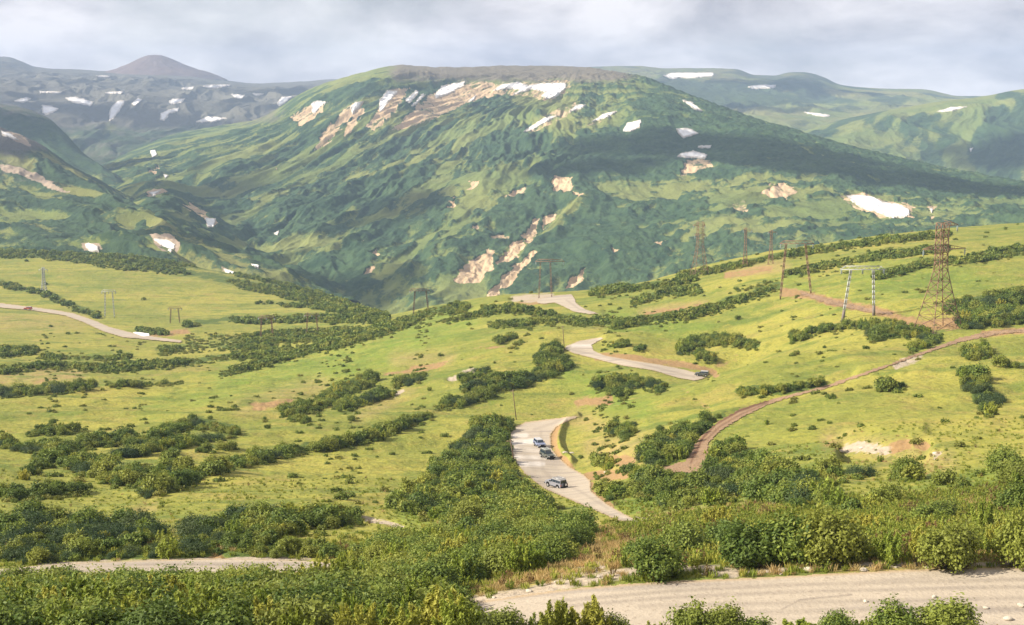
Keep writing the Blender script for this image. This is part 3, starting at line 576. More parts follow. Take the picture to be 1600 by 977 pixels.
tag(Ls.build('left_spur', M_SPUR, dict(veg=vegL, rock=rockL, ash=ashL)), kind='structure')

def simple_relief(ax, ay, amp, top_row, seed, fade=30, vang=0.0):
    def f(sh, px, py):
        X, Y = sh.X, sh.Y; wob = fbm(X / 700, Y / 700, 3, seed + 1)
        top = np.interp(px, [p[0] for p in top_row], [p[1] for p in top_row]); e = sstep(0, fade, py - top)
        v = X * math.cos(vang) + Y * math.sin(vang); u = -X * math.sin(vang) + Y * math.cos(vang)
        sh.g = ridged(v / ax + wob, u / ay, 3, seed)
        return (sh.g * amp + ridged(v / (ax * .33) + wob * 2, u / (ay * .4), 3, seed + 5) * amp * .3) * (.08 + .92 * e) + fbm(X / 260, Y / 260, 4, seed + 9) * amp * .35 * (.3 + .7 * e)
    return f
# rear left spur, far plateau, right ridges
ROWS_B = [[(-200,330,3300),(0,330,3300),(200,345,3250),(300,370,3200),(420,400,3100)],
 [(-200,250,3800),(0,255,3800),(100,270,3750),(200,305,3600),(300,350,3450),(420,400,3300)],
 [(-200,140,4600),(-60,150,4500),(0,163,4400),(40,170,4350),(75,185,4300),(105,212,4200),(130,240,4150),(170,268,4050),(215,300,3850),(300,350,3650),(420,410,3500)],
 [(-200,280,5400),(0,290,5200),(200,350,4900),(420,430,4500)]]
B = Sheet(ROWS_B, -130, 400, 380, logd([(3300, 4700, 260), (4700, 5300, 12)]), simple_relief(200, 900, 34, ROWS_B[2], 211, 20, .7))
vegB = .85 + fbm(B.X / 110, B.Y / 200, 4, 221) * .7 - gauss_field(B.px, B.py, [(150,280,40,10,.5)]); B.env = np.maximum.accumulate(B.Z / B.Y, axis=1)
tag(B.build('rear_left_spur', M_SPUR, dict(veg=vegB, rock=vegB * 0, ash=.5 * sstep(215, 175, B.py))), kind='structure')

ROWS_P = [[(-200,330,4700),(0,330,4700),(250,300,4800),(450,260,5200),(650,240,5400),(760,240,5400)],
 [(-200,235,5400),(0,225,5500),(130,230,5600),(250,225,5800),(450,205,6100),(650,200,6200),(760,200,6200)],
 [(-200,160,6300),(0,160,6400),(130,165,6500),(200,170,6500),(300,180,6500),(370,176,6600),(450,165,6800),(650,170,6800),(760,170,6800)],
 [(-200,130,7600),(0,132,7600),(130,134,7700),(250,136,7700),(370,142,7800),(450,142,7900),(650,150,8000),(760,150,8000)],
 [(-200,80,9300),(-60,86,9300),(0,90,9300),(15,91,9300),(35,98,9300),(55,106,9300),(110,110,9300),(180,113,9400),(300,119,9500),(340,125,9500),(400,132,9600),(470,129,9600),(520,125,9600),(600,124,9600),(760,124,9600)],
 [(-200,130,10600),(250,150,10600),(760,160,10600)]]
P = Sheet(ROWS_P, -130, 720, 620, logd([(4700, 5400, 40), (5400, 9700, 380), (9700, 10500, 10)]), simple_relief(300, 800, 48, ROWS_P[4], 311, 26, -.2))
X, Y = P.X, P.Y
vegP = .10 + fbm(X / 160, Y / 260, 4, 321) * .8 + .65 * sstep(172, 205, P.py) + .25 * sstep(420, 500, P.px) + .3 * gauss_field(P.px, P.py, [(200,180,40,14,1),(300,200,60,12,.7)])
ashP = .95 - .55 * sstep(180, 210, P.py) + fbm(X / 200, Y / 200, 3, 325) * .3
tag(P.build('far_plateau', M_FAR, dict(veg=vegP, rock=np.clip(fbm(X / 140, Y / 100, 3, 331) - .25, 0, 1) * 1.2, ash=ashP)), kind='structure')

ROWS_R = [[(850,300,4900),(1200,300,4900),(1500,290,5000),(1800,280,5000)],
 [(850,240,5700),(1000,230,5800),(1200,230,5800),(1500,215,5900),(1800,205,6000)],
 [(850,170,6900),(1000,165,6900),(1100,172,6900),(1200,186,6600),(1300,190,6500),(1400,180,6800),(1500,172,7000),(1800,165,7000)],
 [(850,135,7900),(1000,130,7900),(1100,140,7800),(1200,150,7700),(1300,160,7700),(1400,158,7800),(1500,162,7900),(1800,160,8000)],
 [(850,109,9000),(980,104,9000),(1000,104.5,9000),(1040,108,9000),(1100,108,9000),(1150,109,9000),(1180,118,8900),(1210,119,8700),(1235,114,8700),(1258,114,8700),(1285,121,8700),(1310,132,8800),(1340,137,8900),(1370,139,8900),(1440,140,8900),(1500,151,8900),(1600,151,8900),(1800,151,8900)],
 [(850,160,10100),(1250,180,10100),(1800,190,10100)]]
R = Sheet(ROWS_R, 860, 1730, 620, logd([(4900, 5800, 60), (5800, 9100, 330), (9100, 10000, 10)]), simple_relief(380, 900, 38, ROWS_R[4], 411, 22, .3))
X, Y = R.X, R.Y
vegR = .42 + fbm(X / 260, Y / 420, 4, 421) * .8 + gauss_field(R.px, R.py, [(1240,128,40,10,.6),(1130,150,70,14,.5),(1280,158,60,8,.6),(1180,180,60,8,-.7),(1250,172,60,7,-.6),(1330,190,40,10,-.3),(1060,135,50,10,.4)])
tag(R.build('far_right_ridge', M_FAR, dict(veg=vegR, rock=np.clip(fbm(X / 140, Y / 200, 3, 431) - .45, 0, 1), ash=.45 * sstep(150, 118, R.py))), kind='structure')

ROWS_E = [[(1150,360,3900),(1300,350,3900),(1500,345,3900),(1800,345,3900)],
 [(1150,270,4400),(1250,258,4400),(1350,275,4300),(1500,290,4200),(1600,300,4100),(1800,310,4000)],
 [(1150,240,4900),(1250,226,4900),(1350,215,4800),(1450,215,4800),(1550,200,4800),(1600,195,4800),(1800,190,4700)],
 [(1150,235,5500),(1230,214,5500),(1270,201,5500),(1320,187,5500),(1400,171,5500),(1480,158,5400),(1540,151,5400),(1580,143,5400),(1600,140,5400),(1800,125,5400)],
 [(1150,290,6300),(1400,240,6300),(1800,220,6300)]]
E = Sheet(ROWS_E, 1170, 1740, 480, logd([(3900, 5600, 380), (5600, 6200, 10)]), simple_relief(240, 900, 30, ROWS_E[3], 511, 22, -.35))
X, Y = E.X, E.Y; v = X * .94 - Y * .34
vegE = .62 + fbm(v / 80, (X * .34 + Y * .94) / 380, 4, 521) * .8 - .2 * E.g + gauss_field(E.px, E.py, [(1570,220,40,50,.5),(1440,168,60,10,-.6),(1540,158,50,8,-.5),(1330,215,60,12,-.4)])
tag(E.build('right_edge_ridge', M_MOUNT, dict(veg=vegE, rock=np.clip(fbm(X / 90, Y / 140, 3, 531) - .45, 0, 1), ash=vegE * 0)), kind='structure')

# volcanic cone
def cone():
    c0 = P.at(242, 118); c0.y = 9000; t, s = px2ts(242, 120); base = Vector((float(t) * 9000, 9000, float(s) * 9000))
    nr, na = 40, 120; rr = np.linspace(0, 1, nr); aa = np.linspace(0, 2 * np.pi, na, endpoint=False)
    R_, A_ = np.meshgrid(rr, aa, indexing='ij')
    prof = np.interp(R_, [0, .10, .22, .4, .6, .8, 1.0], [134, 131, 112, 76, 42, 16, -25])
    x = np.cos(A_) * R_ * 400; y = np.sin(A_) * R_ * 400
    z = prof + ridged(A_ * 4, R_ * 1.5, 2, 7) * 7 * R_ + fbm(x / 60, y / 60, 3, 5) * 5
    x = x * (1 + .12 * (x > 0))
    vv = np.stack([x + base.x, y + base.y, z + base.z], -1).reshape(-1, 3)
    f = [[i * na + j, (i + 1) * na + j, (i + 1) * na + (j + 1) % na, i * na + (j + 1) % na] for i in range(nr - 1) for j in range(na)]
    m, n, o_ = mat('cinder'); q = noise(n, .012, 5, .6)
    surf(n, o_, mix(n, q, (0.11, 0.08, 0.075), (0.17, 0.125, 0.11)), .95, bump(n, q, .7, 15))
    tag(grid_object('volcanic_cone', vv, np.array(f), m, smooth=True), kind='structure')
cone()

# ------------------------------------------------------------------ pieces that lie on the sheets
def drape(name, sheet, poly, material, step, lift, thick=0.0, warp=(0, 8), attrs=None, jump=.06, smooth_z=False):
    xs = [p[0] for p in poly]; ys = [p[1] for p in poly]
    gx = np.arange(min(xs) - 3, max(xs) + 3, step[0]); gy = np.arange(min(ys) - 3, max(ys) + 3, step[1])
    GX, GY = np.meshgrid(gx, gy, indexing='ij')
    t, s, D = sheet.cast(GX.ravel(), GY.ravel()); sh = GX.shape
    X = (t * D).reshape(sh); Y = D.reshape(sh); Z = (s * D).reshape(sh)
    ok = np.isfinite(Y); Yf = np.where(ok, Y, 1.0); Xf = np.where(ok, X, 0.0)
    Z = np.where(ok, sheet.height(Xf, Yf), 0)
    sc = np.nanmedian(Y) * warp[1] / F
    ins = inpoly(GX + fbm(Xf / sc, Yf / sc, 3, 5) * warp[0], GY + fbm(Xf / sc + 7, Yf / sc, 3, 6) * warp[0] * .5, poly) & ok
    c = ins[:-1, :-1] & ins[1:, :-1] & ins[1:, 1:] & ins[:-1, 1:]
    mxY = np.maximum.reduce([Yf[:-1, :-1], Yf[1:, :-1], Yf[1:, 1:], Yf[:-1, 1:]]); mnY = np.minimum.reduce([Yf[:-1, :-1], Yf[1:, :-1], Yf[1:, 1:], Yf[:-1, 1:]])
    c &= (mxY - mnY) < jump * mnY
    idx = np.arange(GX.size).reshape(sh); ny = sh[1]
    f = np.stack([idx[:-1, :-1][c], idx[1:, :-1][c], idx[1:, 1:][c], idx[:-1, 1:][c]], -1)[:, ::-1]
    if len(f) == 0: print('EMPTY', name, poly[0]); return None
    vv = np.stack([Xf, Yf, Z + lift], -1).reshape(-1, 3)
    used, inv = np.unique(f, return_inverse=True); f = inv.reshape(f.shape); vv = vv[used]
    at = {k: a(GX, GY).ravel()[used] for k, a in (attrs or {}).items()}
    if thick:
        e = {}
        for q in f:
            for a, b in ((q[0], q[1]), (q[1], q[2]), (q[2], q[3]), (q[3], q[0])):
                if (b, a) in e: del e[(b, a)]
                else: e[(a, b)] = 1
        n0 = len(vv); low = vv.copy(); low[:, 2] -= lift + thick; vv = np.concatenate([vv, low])
        f = np.concatenate([f] + [np.array([[b, a, a + n0, b + n0]]) for a, b in e]) if e else f
        at = {k: np.concatenate([a, a]) for k, a in at.items()}
    return grid_object(name, vv, f, material, at, smooth=False if thick else True)

def edge_of(poly, w):
    def f(gx, gy):
        d = dist_line(gx, gy, poly + [poly[0]], w * 3 + 5); return 1 - sstep(w * .2, w, d)
    return f
WET_SHEEN = [([(800,693),(838,690)],3.5,.9), ([(804,682),(822,681)],3,.6), ([(806,715),(850,716)],2.5,.6), ([(812,726),(848,726)],3,.8), ([(806,702),(840,705)],3,.35), ([(895,541),(930,541)],2,.5)]  # puddle bands on the roads, reflection painted pale
RUT = [([(860,941),(1050,924),(1250,914),(1640,905)],2.2,.6), ([(860,950),(1050,934),(1250,925),(1640,917)],2.2,.6), ([(1000,948),(1300,941),(1640,934)],2.5,.5), ([(1040,960),(1300,955),(1640,950)],3,.45), ([(1222,953),(1250,938),(1330,930)],1.0,.9),
 ([(1330,915),(1360,909),(1450,905)],2.5,.5), ([(850,762),(880,778),(930,797),(985,818)],1.2,.5), ([(872,752),(905,768),(950,796)],1.4,.45), ([(815,735),(850,757)],4,.4), ([(812,695),(835,735)],5,.35), ([(845,675),(848,735),(880,765)],2,.4), ([(835,672),(880,657)],1.5,.4),
 ([(60,890),(250,883),(480,884)],.9,.5), ([(60,895),(250,887),(480,888)],.9,.5), ([(895,548),(990,567),(1085,590)],.9,.5), ([(885,470),(905,484),(930,490)],.8,.5)]
for k, (st, lift, ew) in {'near': ((2, 1.2), .02, 6), 'left': ((2, .8), .04, 2), 'bend': ((1.2, .8), .12, 4), 'upper': ((1.2, .6), .18, 2), 'crest': ((1.2, .5), .3, 1.5), 'valley': ((1.5, .5), .45, 2)}.items():
    o = drape('gravel_road', A, ROADS[k], M_ROAD, st, lift, 0, (2.4 if k in ('bend', 'left') else 1.6 if k != 'near' else 4.0, 12), dict(edge=edge_of(ROADS[k], ew), wet=lambda gx, gy: cap_field(gx, gy, WET_SHEEN), rut=lambda gx, gy: cap_field(gx, gy, RUT, .9)), jump=.12)
    tag(o, kind='structure')
rut = lambda gx, gy: cap_field(gx, gy, [([(1200,627),(1155,643),(1118,664),(1096,688),(1086,712)],1.3,.9), ([(1200,631),(1158,648),(1124,668),(1106,686),(1084,700)],1,.5), ([(1080,724),(1086,705)],1.2,.7)])
for p in (TRACK, TRACK2):
    tag(drape('dirt_track', A, p, M_TRACK, (1.2, .6), .15, 0, (5.0, 12), dict(wet=rut), jump=.12), kind='structure')
for sheet, d, lift in ((P, SNOW_P, 3.0), (M, SNOW_M, 2.2), (Ls, SNOW_L, 1.6), (R, SNOW_R, 3.0), (E, SNOW_E, 2.4)):
    for lab, poly in d.items():
        big = max(p[0] for p in poly) - min(p[0] for p in poly)
        o = drape('snow_patch', sheet, poly, M_SNOW, (.7, .4), lift, 3.0, (3.0 if big > 18 else 1.6, 8), dict(rim=edge_of(poly, 3.2 if big > 18 else 1.8)), jump=.1)
        if o: tag(o, lab, 'snow patch', 'old snow patches on the mountains')
o = drape('snow_patch', A, [(207,521),(212,520),(233,522),(234,526),(224,527)], M_SNOW, (.6, .3), .6, .8, (.5, 5)); tag(o, 'lone white snow patch beside the valley road', 'snow patch', 'old snow patches on the mountains')

# ------------------------------------------------------------------ plants
def leaf_mat(name, dark, pale_leaf, warm):
    m, n, o = mat(name)
    t = attr(n, 'tint'); oi = N(n, 'ShaderNodeObjectInfo').outputs['Random']
    c = mix(n, t, dark, pale_leaf); c = mix(n, rng(n, oi, .35, 1.0, 0, .85), c, warm); c = mix(n, rng(n, oi, .30, .0, 0, .65), c, dark)  # leaf tone differs at random between the two colours
    c = mix(n, rng(n, noise(n, .05, 3), .35, .65, 0, .35), c, tuple(q * .6 for q in dark))
    surf(n, o, c, .6, None, .25, transl=c); return m
M_ALDER = leaf_mat('alder_leaves', (0.070, 0.118, 0.021), (0.245, 0.305, 0.050), (0.28, 0.295, 0.050))
M_WILLOW = leaf_mat('willow_leaves', (0.17, 0.24, 0.032), (0.40, 0.45, 0.065), (0.46, 0.42, 0.075))
M_HERB = leaf_mat('herb_leaves', (0.14, 0.19, 0.025), (0.34, 0.38, 0.055), (0.37, 0.36, 0.065))
M_MAT = leaf_mat('low_growth_leaves', (0.11, 0.155, 0.026), (0.23, 0.27, 0.045), (0.25, 0.235, 0.05))
M_PINE = leaf_mat('dwarf_pine_needles', (0.026, 0.056, 0.020), (0.090, 0.135, 0.040), (0.085, 0.115, 0.036))
M_DRY = leaf_mat('dry_grass', (0.36, 0.27, 0.11), (0.60, 0.47, 0.22), (0.50, 0.33, 0.14))
M_BROWN = leaf_mat('brown_seedheads', (0.14, 0.10, 0.035), (0.28, 0.22, 0.08), (0.24, 0.14, 0.06))
m, n, o = mat('bark'); surf(n, o, (0.16, 0.13, 0.10), .9); M_BARK = m
m, n, o = mat('dead_wood'); surf(n, o, (0.36, 0.30, 0.24), .9); M_DEAD = m

def quads_from(P_, Nrm, size, aspect, rs, up=None):
    """one rhombic leaf per point"""
    k = len(P_); a = rs.normal(size=(k, 3)); 
    if up is not None: a = a * .35 + up
    tx = a - (a * Nrm).sum(1)[:, None] * Nrm; tx /= np.linalg.norm(tx, axis=1)[:, None] + 1e-9
    ty = np.cross(Nrm, tx); s = (size * rs.uniform(.65, 1.3, k))[:, None]
    v = np.stack([P_ - tx * s, P_ + ty * s * aspect, P_ + tx * s, P_ - ty * s * aspect], 1)
    return v.reshape(-1, 3), np.arange(4 * k).reshape(-1, 4)
def shrub_leaves(seed, nleaf, leaf, wid, hei, lobes, aspect=.6):
    rs = np.random.RandomState(seed); C = []; 
    for i in range(lobes):
        a = rs.uniform(0, 2 * np.pi); r = wid * .5 * math.sqrt(rs.uniform(0, 1)) * .82
        top = hei * (1 - .55 * (r / (wid * .5)) ** 2) * rs.uniform(.72, 1.1)
        C.append((r * math.cos(a), r * math.sin(a), top * rs.uniform(.45, .85), wid * rs.uniform(.07, .19)))
    C = np.array(C); w_ = C[:, 3] ** 2; idx = rs.choice(lobes, nleaf, p=w_ / w_.sum())
    d = rs.normal(size=(nleaf, 3)) * .62; ln = np.linalg.norm(d, axis=1); d[ln > 1.5] *= .6
    P_ = C[idx, :3] + d * C[idx, 3][:, None] * np.array([1, 1, 1.15]); P_[:, 2] = np.abs(P_[:, 2]) + .03
    outw = P_ - np.array([0, 0, hei * .3]); outw /= np.linalg.norm(outw, axis=1)[:, None] + 1e-6
    nr = outw * .7 + rs.normal(size=(nleaf, 3)) * .65 + np.array([0, 0, .35]); nr /= np.linalg.norm(nr, axis=1)[:, None]
    v, f = quads_from(P_, nr, leaf, aspect, rs)
    tint = np.repeat(np.clip(rs.uniform(0, .8, nleaf) + rs.uniform(-.25, .35, lobes)[idx], 0, 1), 4)
    return v, f, tint, C
def willow_leaves(seed, shoots, per, leaf, wid, hei):
    rs = np.random.RandomState(seed); Ps, Ns, T, C = [], [], [], []
    for i in range(shoots):
        a = rs.uniform(0, 2 * np.pi); r = wid * .5 * rs.uniform(.05, 1) ** .6; h = hei * rs.uniform(.55, 1.08) * (1 - .35 * (r / (wid * .5)) ** 2)
        b0 = np.array([r * .35 * math.cos(a), r * .35 * math.sin(a), 0]); b1 = np.array([r * math.cos(a), r * math.sin(a), h])
        t = rs.uniform(.12, 1.0, per) ** .8; sp = .26 * (1.15 - t)[:, None] * hei * .33
        p = b0 + (b1 - b0) * t[:, None] + rs.normal(size=(per, 3)) * sp * np.array([1, 1, .7]); Ps.append(p)
        nn = rs.normal(size=(per, 3)); nn[:, 2] += .6; Ns.append(nn / np.linalg.norm(nn, axis=1)[:, None]); T.append(np.clip(rs.uniform(0, .7, per) + rs.uniform(-.2, .3), 0, 1)); C.append((b1[0], b1[1], h * .8, .1))
    P_ = np.concatenate(Ps); P_[:, 2] = np.maximum(P_[:, 2], .05); v, f = quads_from(P_, np.concatenate(Ns), leaf, .30, rs, up=np.array([0, 0, .8]))
    return v, f, np.repeat(np.concatenate(T), 4), np.array(C)
def stems_mesh(C, seed, rad=.035):
    rs = np.random.RandomState(seed); V, Fc = [], []
    for c in C[:16]:
        p0 = np.array([c[0] * .15, c[1] * .15, -.15]); p3 = np.array([c[0], c[1], c[2] * 1.02])
        p1 = p0 + (p3 - p0) * .4 + np.array([0, 0, c[2] * .12]) + rs.normal(size=3) * .06
        pts = [p0, p1, p1 + (p3 - p1) * .5 + rs.normal(size=3) * .05, p3]
        for q in range(len(pts)):
            r = rad * (1 - .25 * q)
            for k in range(4):
                a = k * math.pi / 2; V.append(pts[q] + np.array([math.cos(a) * r, math.sin(a) * r, 0]))
        b = len(V) - 16
        for q in range(3):
            for k in range(4): Fc.append([b + q * 4 + k, b + q * 4 + (k + 1) % 4, b + q * 4 + 4 + (k + 1) % 4, b + q * 4 + 4 + k])
    return np.array(V), np.array(Fc)
FORMS = bpy.data.collections.new('plant_forms')          # source shapes for the uncountable growth; not linked to the scene
def proto(name, v, f, tint, m, link=False):
    o = grid_object(name, v, f, m, {'tint': tint}); S.collection.objects.unlink(o)
    if not link: FORMS.objects.link(o)
    return o
def tuft(seed, blades, h, wid, lw, spread):
    rs = np.random.RandomState(seed); P_ = np.zeros((blades, 3)); a = rs.uniform(0, 6.283, blades); r = wid * np.sqrt(rs.uniform(0, 1, blades))
    P_[:, 0] = np.cos(a) * r; P_[:, 1] = np.sin(a) * r; hh = h * rs.uniform(.5, 1.1, blades)
    lean = rs.normal(size=(blades, 3)) * spread; lean[:, 2] = 1
    tip = P_ + lean * hh[:, None]; sd = np.stack([np.sin(a * 3), np.cos(a * 3), a * 0], 1) * lw
    mid_ = P_ * .5 + tip * .5
    v = np.stack([P_ - [0, 0, .08], mid_ - sd, tip, mid_ + sd], 1).reshape(-1, 3)
    return v, np.arange(4 * blades).reshape(-1, 4), np.repeat(rs.uniform(0, 1, blades), 4)
def scatter(name, pts, idx, rot, scl, forms, seed=0):
    """one object: a point mesh whose geometry nodes set a plant form on every point"""
    me = bpy.data.meshes.new(name); me.vertices.add(len(pts)); me.vertices.foreach_set('co', np.asarray(pts, np.float32).ravel())
    for k, a, ty in (('form', idx, 'INT'), ('turn', rot, 'FLOAT'), ('size', scl, 'FLOAT')):
        at = me.attributes.new(k, ty, 'POINT'); at.data.foreach_set('value', np.ascontiguousarray(a, np.int32 if ty == 'INT' else np.float32))
    o = bpy.data.objects.new(name, me); S.collection.objects.link(o)
    g = bpy.data.node_groups.new(name, 'GeometryNodeTree')
    g.interface.new_socket('Geometry', in_out='INPUT', socket_type='NodeSocketGeometry'); g.interface.new_socket('Geometry', in_out='OUTPUT', socket_type='NodeSocketGeometry')
    gi = g.nodes.new('NodeGroupInput'); go = g.nodes.new('NodeGroupOutput')
    ip = g.nodes.new('GeometryNodeInstanceOnPoints'); ip.inputs['Pick Instance'].default_value = True
    gj = g.nodes.new('GeometryNodeGeometryToInstance')
    for fo in reversed(forms):
        oi = g.nodes.new('GeometryNodeObjectInfo'); oi.inputs['Object'].default_value = fo; oi.inputs['As Instance'].default_value = True
        g.links.new(oi.outputs['Geometry'], gj.inputs[0])
    # each form becomes one instance, in this order
    j = g.nodes.new('GeometryNodeJoinGeometry')
    for l in list(g.links): g.links.remove(l)
    for q in [q for q in g.nodes if q.bl_idname == 'GeometryNodeObjectInfo']: g.links.new(q.outputs['Geometry'], j.inputs[0])
    g.nodes.remove(gj)
    def na(nm, ty):
        q = g.nodes.new('GeometryNodeInputNamedAttribute'); q.data_type = ty; q.inputs['Name'].default_value = nm; return q.outputs['Attribute']
    cx = g.nodes.new('ShaderNodeCombineXYZ'); g.links.new(na('turn', 'FLOAT'), cx.inputs['Z'])
    g.links.new(gi.outputs[0], ip.inputs['Points']); g.links.new(j.outputs[0], ip.inputs['Instance'])
    g.links.new(na('form', 'INT'), ip.inputs['Instance Index']); g.links.new(cx.outputs[0], ip.inputs['Rotation']); g.links.new(na('size', 'FLOAT'), ip.inputs['Scale'])
    g.links.new(ip.outputs[0], go.inputs[0])
    md = o.modifiers.new('growth', 'NODES'); md.node_group = g
    return tag(o, kind='stuff')

HI_A = [shrub_leaves(100 + i, 5200, .10, 3.2 + .3 * (i % 2), [2.3, 2.9, 1.9, 2.5, 2.1][i], [44, 60, 38, 70, 50][i]) for i in range(5)]
HI_W = [willow_leaves(200 + i, 24, 210, .13, 2.4, 2.6) for i in range(4)]
HI_A = [(proto('alder_form', v, f, t, M_ALDER), stems_mesh(C, i)) for i, (v, f, t, C) in enumerate(HI_A)]
HI_W = [(proto('willow_form', v, f, t, M_WILLOW), stems_mesh(C, i + 9, .02)) for i, (v, f, t, C) in enumerate(HI_W)]
MIDF = []
for i in range(5): v, f, t, C = shrub_leaves(300 + i, 1500, .16, 3.2 + .3 * (i % 2), [2.1, 2.7, 1.8, 2.9, 2.3][i], [26, 36, 22, 44, 30][i], .7); MIDF.append(proto('alder_mid_form', v, f, t, M_ALDER))
for i in range(2): v, f, t, C = willow_leaves(330 + i, 16, 50, .24, 2.6, 2.4); MIDF.append(proto('willow_mid_form', v, f, t, M_WILLOW))
MATF = []
for i in range(4): v, f, t, C = shrub_leaves(360 + i, 330, .20, 2.8, .75, 12 + i, .7); MATF.append(proto('low_growth_form', v, f, t, M_MAT))
FARF = []
for i in range(4): v, f, t, C = shrub_leaves(400 + i, 320, .34, 3.4, 1.9, 14 + i, .8); FARF.append(proto('alder_far_form', v, f, t, M_ALDER))
TUFTS = []
for i in range(4): v, f, t = tuft(500 + i, 34, .55, .32, .035, .30); TUFTS.append(proto('grass_form', v, f, t, M_HERB))
for i in range(3):
    rs = np.random.RandomState(520 + i); v, f, t, C = willow_leaves(520 + i, 9, 26, .12, 1.0, .95); TUFTS.append(proto('herb_form', v, f, t, M_HERB))
for i in range(3): v, f, t = tuft(540 + i, 40, .60, .34, .022, .38); TUFTS.append(proto('dry_form', v, f, t, M_DRY))
for i in range(2): v, f, t, C = willow_leaves(550 + i, 10, 22, .10, 1.0, 1.05); TUFTS.append(proto('seed_form', v, f, t, M_BROWN))

PINEF = []
for i in range(3): v, f, t, C = shrub_leaves(380 + i, 1500, .17, 3.6, 1.7, 30 + i * 6, .26); PINEF.append(proto('pine_form', v, f, t, M_PINE))
def fan_points(d0, d1, spacing, rs, tmax=.40, wide=0.0):
    """jittered points over the valley floor between two distances"""
    out = []; D = d0
    while D < d1:
        s = spacing(D); tm = tmax + wide / D; n_ = int(2 * tm * D / s)
        t = (np.arange(n_) + rs.uniform(-.45, .45, n_) + .5) * s / D - tm; dd = D + rs.uniform(-.45, .45, n_) * s
        out.append(np.stack([t * dd, dd], 1)); D += s
    p = np.concatenate(out); Z = A.height(p[:, 0], p[:, 1]); px, py = w2px(p[:, 0], p[:, 1], Z)
    m_ = 60 + wide * F / p[:, 1]; k = (px > -m_) & (px < 1600 + m_); return p[k, 0], p[k, 1], Z[k], px[k], py[k]
def road_field(px, py, grow=0):
    r = np.zeros(px.shape, bool)
    for p in list(ROADS.values()) + [TRACK, TRACK2]:
        r |= inpoly(px, py, p)
        if grow: r |= dist_line(px, py, p + [p[0]], grow + 5) < grow
    return r
def veg_at(X, Y, px, py):
    sc = Y * .014
    wx = fbm(X / sc, Y / sc, 3, 31) * 7; wy = fbm(X / sc + 40, Y / sc, 3, 37) * 2.6
    v = np.maximum(cap_field(px + wx * 1.3, py + wy * 1.2, [(p, h * .85, a) for p, h, a in VEG], .8), poly_field(px, py, THICK, wx * 1.3, wy * 1.6) * .92)
    g = np.where(Y > 350, Y * .035, 9.0)
    return v * (1.0 + np.where((px < 720) & (py < 790), 1.5, 1.0) * fbm(X / g, Y / g, 3, 63))
rs = np.random.RandomState(5)
X, Y, Z, px, py = fan_points(128, 1680, lambda D: max(1.7, D * .0042), rs, wide=16)
tall_px = 1.9 * np.clip(Y * .0042 / 1.7, 1, 2.4) ** .85 * F / Y
fld = veg_at(X, Y, px, py - tall_px * .45); clump = fbm(X / (Y * .05), Y / (Y * .05), 4, 77); clump2 = fbm(X / (Y * .015), Y / (Y * .02), 3, 78)
up = road_field(px, py - tall_px * .75, 2) | road_field(px, py - tall_px * .3, 2) | road_field(px, py, 3)
bd = ROADS['bend'] + [ROADS['bend'][0]]; nr_ = Y < 420
for fr in (.2, .7, 1.25):
    q = py - tall_px * fr; hit = inpoly(px, q, ROADS['bend']) | (dist_line(px, q, bd, 25) < np.clip(.75 * F / Y, 0, 12)); up |= hit & nr_ & ~((px < 800) & (py > 665) & (py < 745))
U_ = rs.uniform(size=len(X)); inside = (fld > .50) & (rs.uniform(size=len(X)) < .93)
lone = (~inside) & (U_ < .0012 + .10 * sstep(.30, .8, clump)) & (py < 800)
fringe = (~inside) & (~lone) & ((U_ > 1 - .75 * sstep(.10, .45, fld)) | (U_ > 1 - .02 - .7 * sstep(.15, .7, clump2 * .7 + clump)) & (rs.uniform(size=len(X)) < .30)) & (Y < 900)
keep = (inside & ~up) | ((lone | fringe) & ~road_field(px, py, 3))
X, Y, Z, px, py, fld, inside, fringe = [q[keep] for q in (X, Y, Z, px, py, fld, inside, fringe)]
u = rs.uniform(size=len(X)); grow = np.clip(Y * .0042 / 1.7, 1, 2.4) ** .85
scl = np.where(inside, (.42 + .95 * u ** 2) * grow * np.clip(.5 + fld * .5, .6, 1.1), (.28 + .6 * u ** 2.5) * np.clip(Y / 400, 1, 2))
scl = np.where(fringe, (.35 + .6 * u) * np.clip(Y / 500, 1, 1.6), scl)
scl *= np.where(Y > 600, .80, 1) * np.where((Y < 170) & (px < 720), .75, 1)
near = Y < 620; k_ = len(X)
form = np.where(near, np.where(rs.uniform(size=k_) < .16 + .2 * (clump2[keep] > .3), 5 + rs.randint(0, 2, k_), rs.randint(0, 5, k_)), 7 + rs.randint(0, 4, k_))
pine = inside & near & ((fbm(X / 14, Y / 14, 2, 87) > .22) | ((px < 330) & (py > 795) & (rs.uniform(size=k_) < .7))) & (rs.uniform(size=k_) < .8)
form = np.where(pine, 15 + rs.randint(0, 3, k_), form)
form = np.where(fringe, 11 + rs.randint(0, 4, k_), form)
turn = rs.uniform(0, 6.28, len(X)); P3 = np.stack([X, Y, Z - .05], 1)

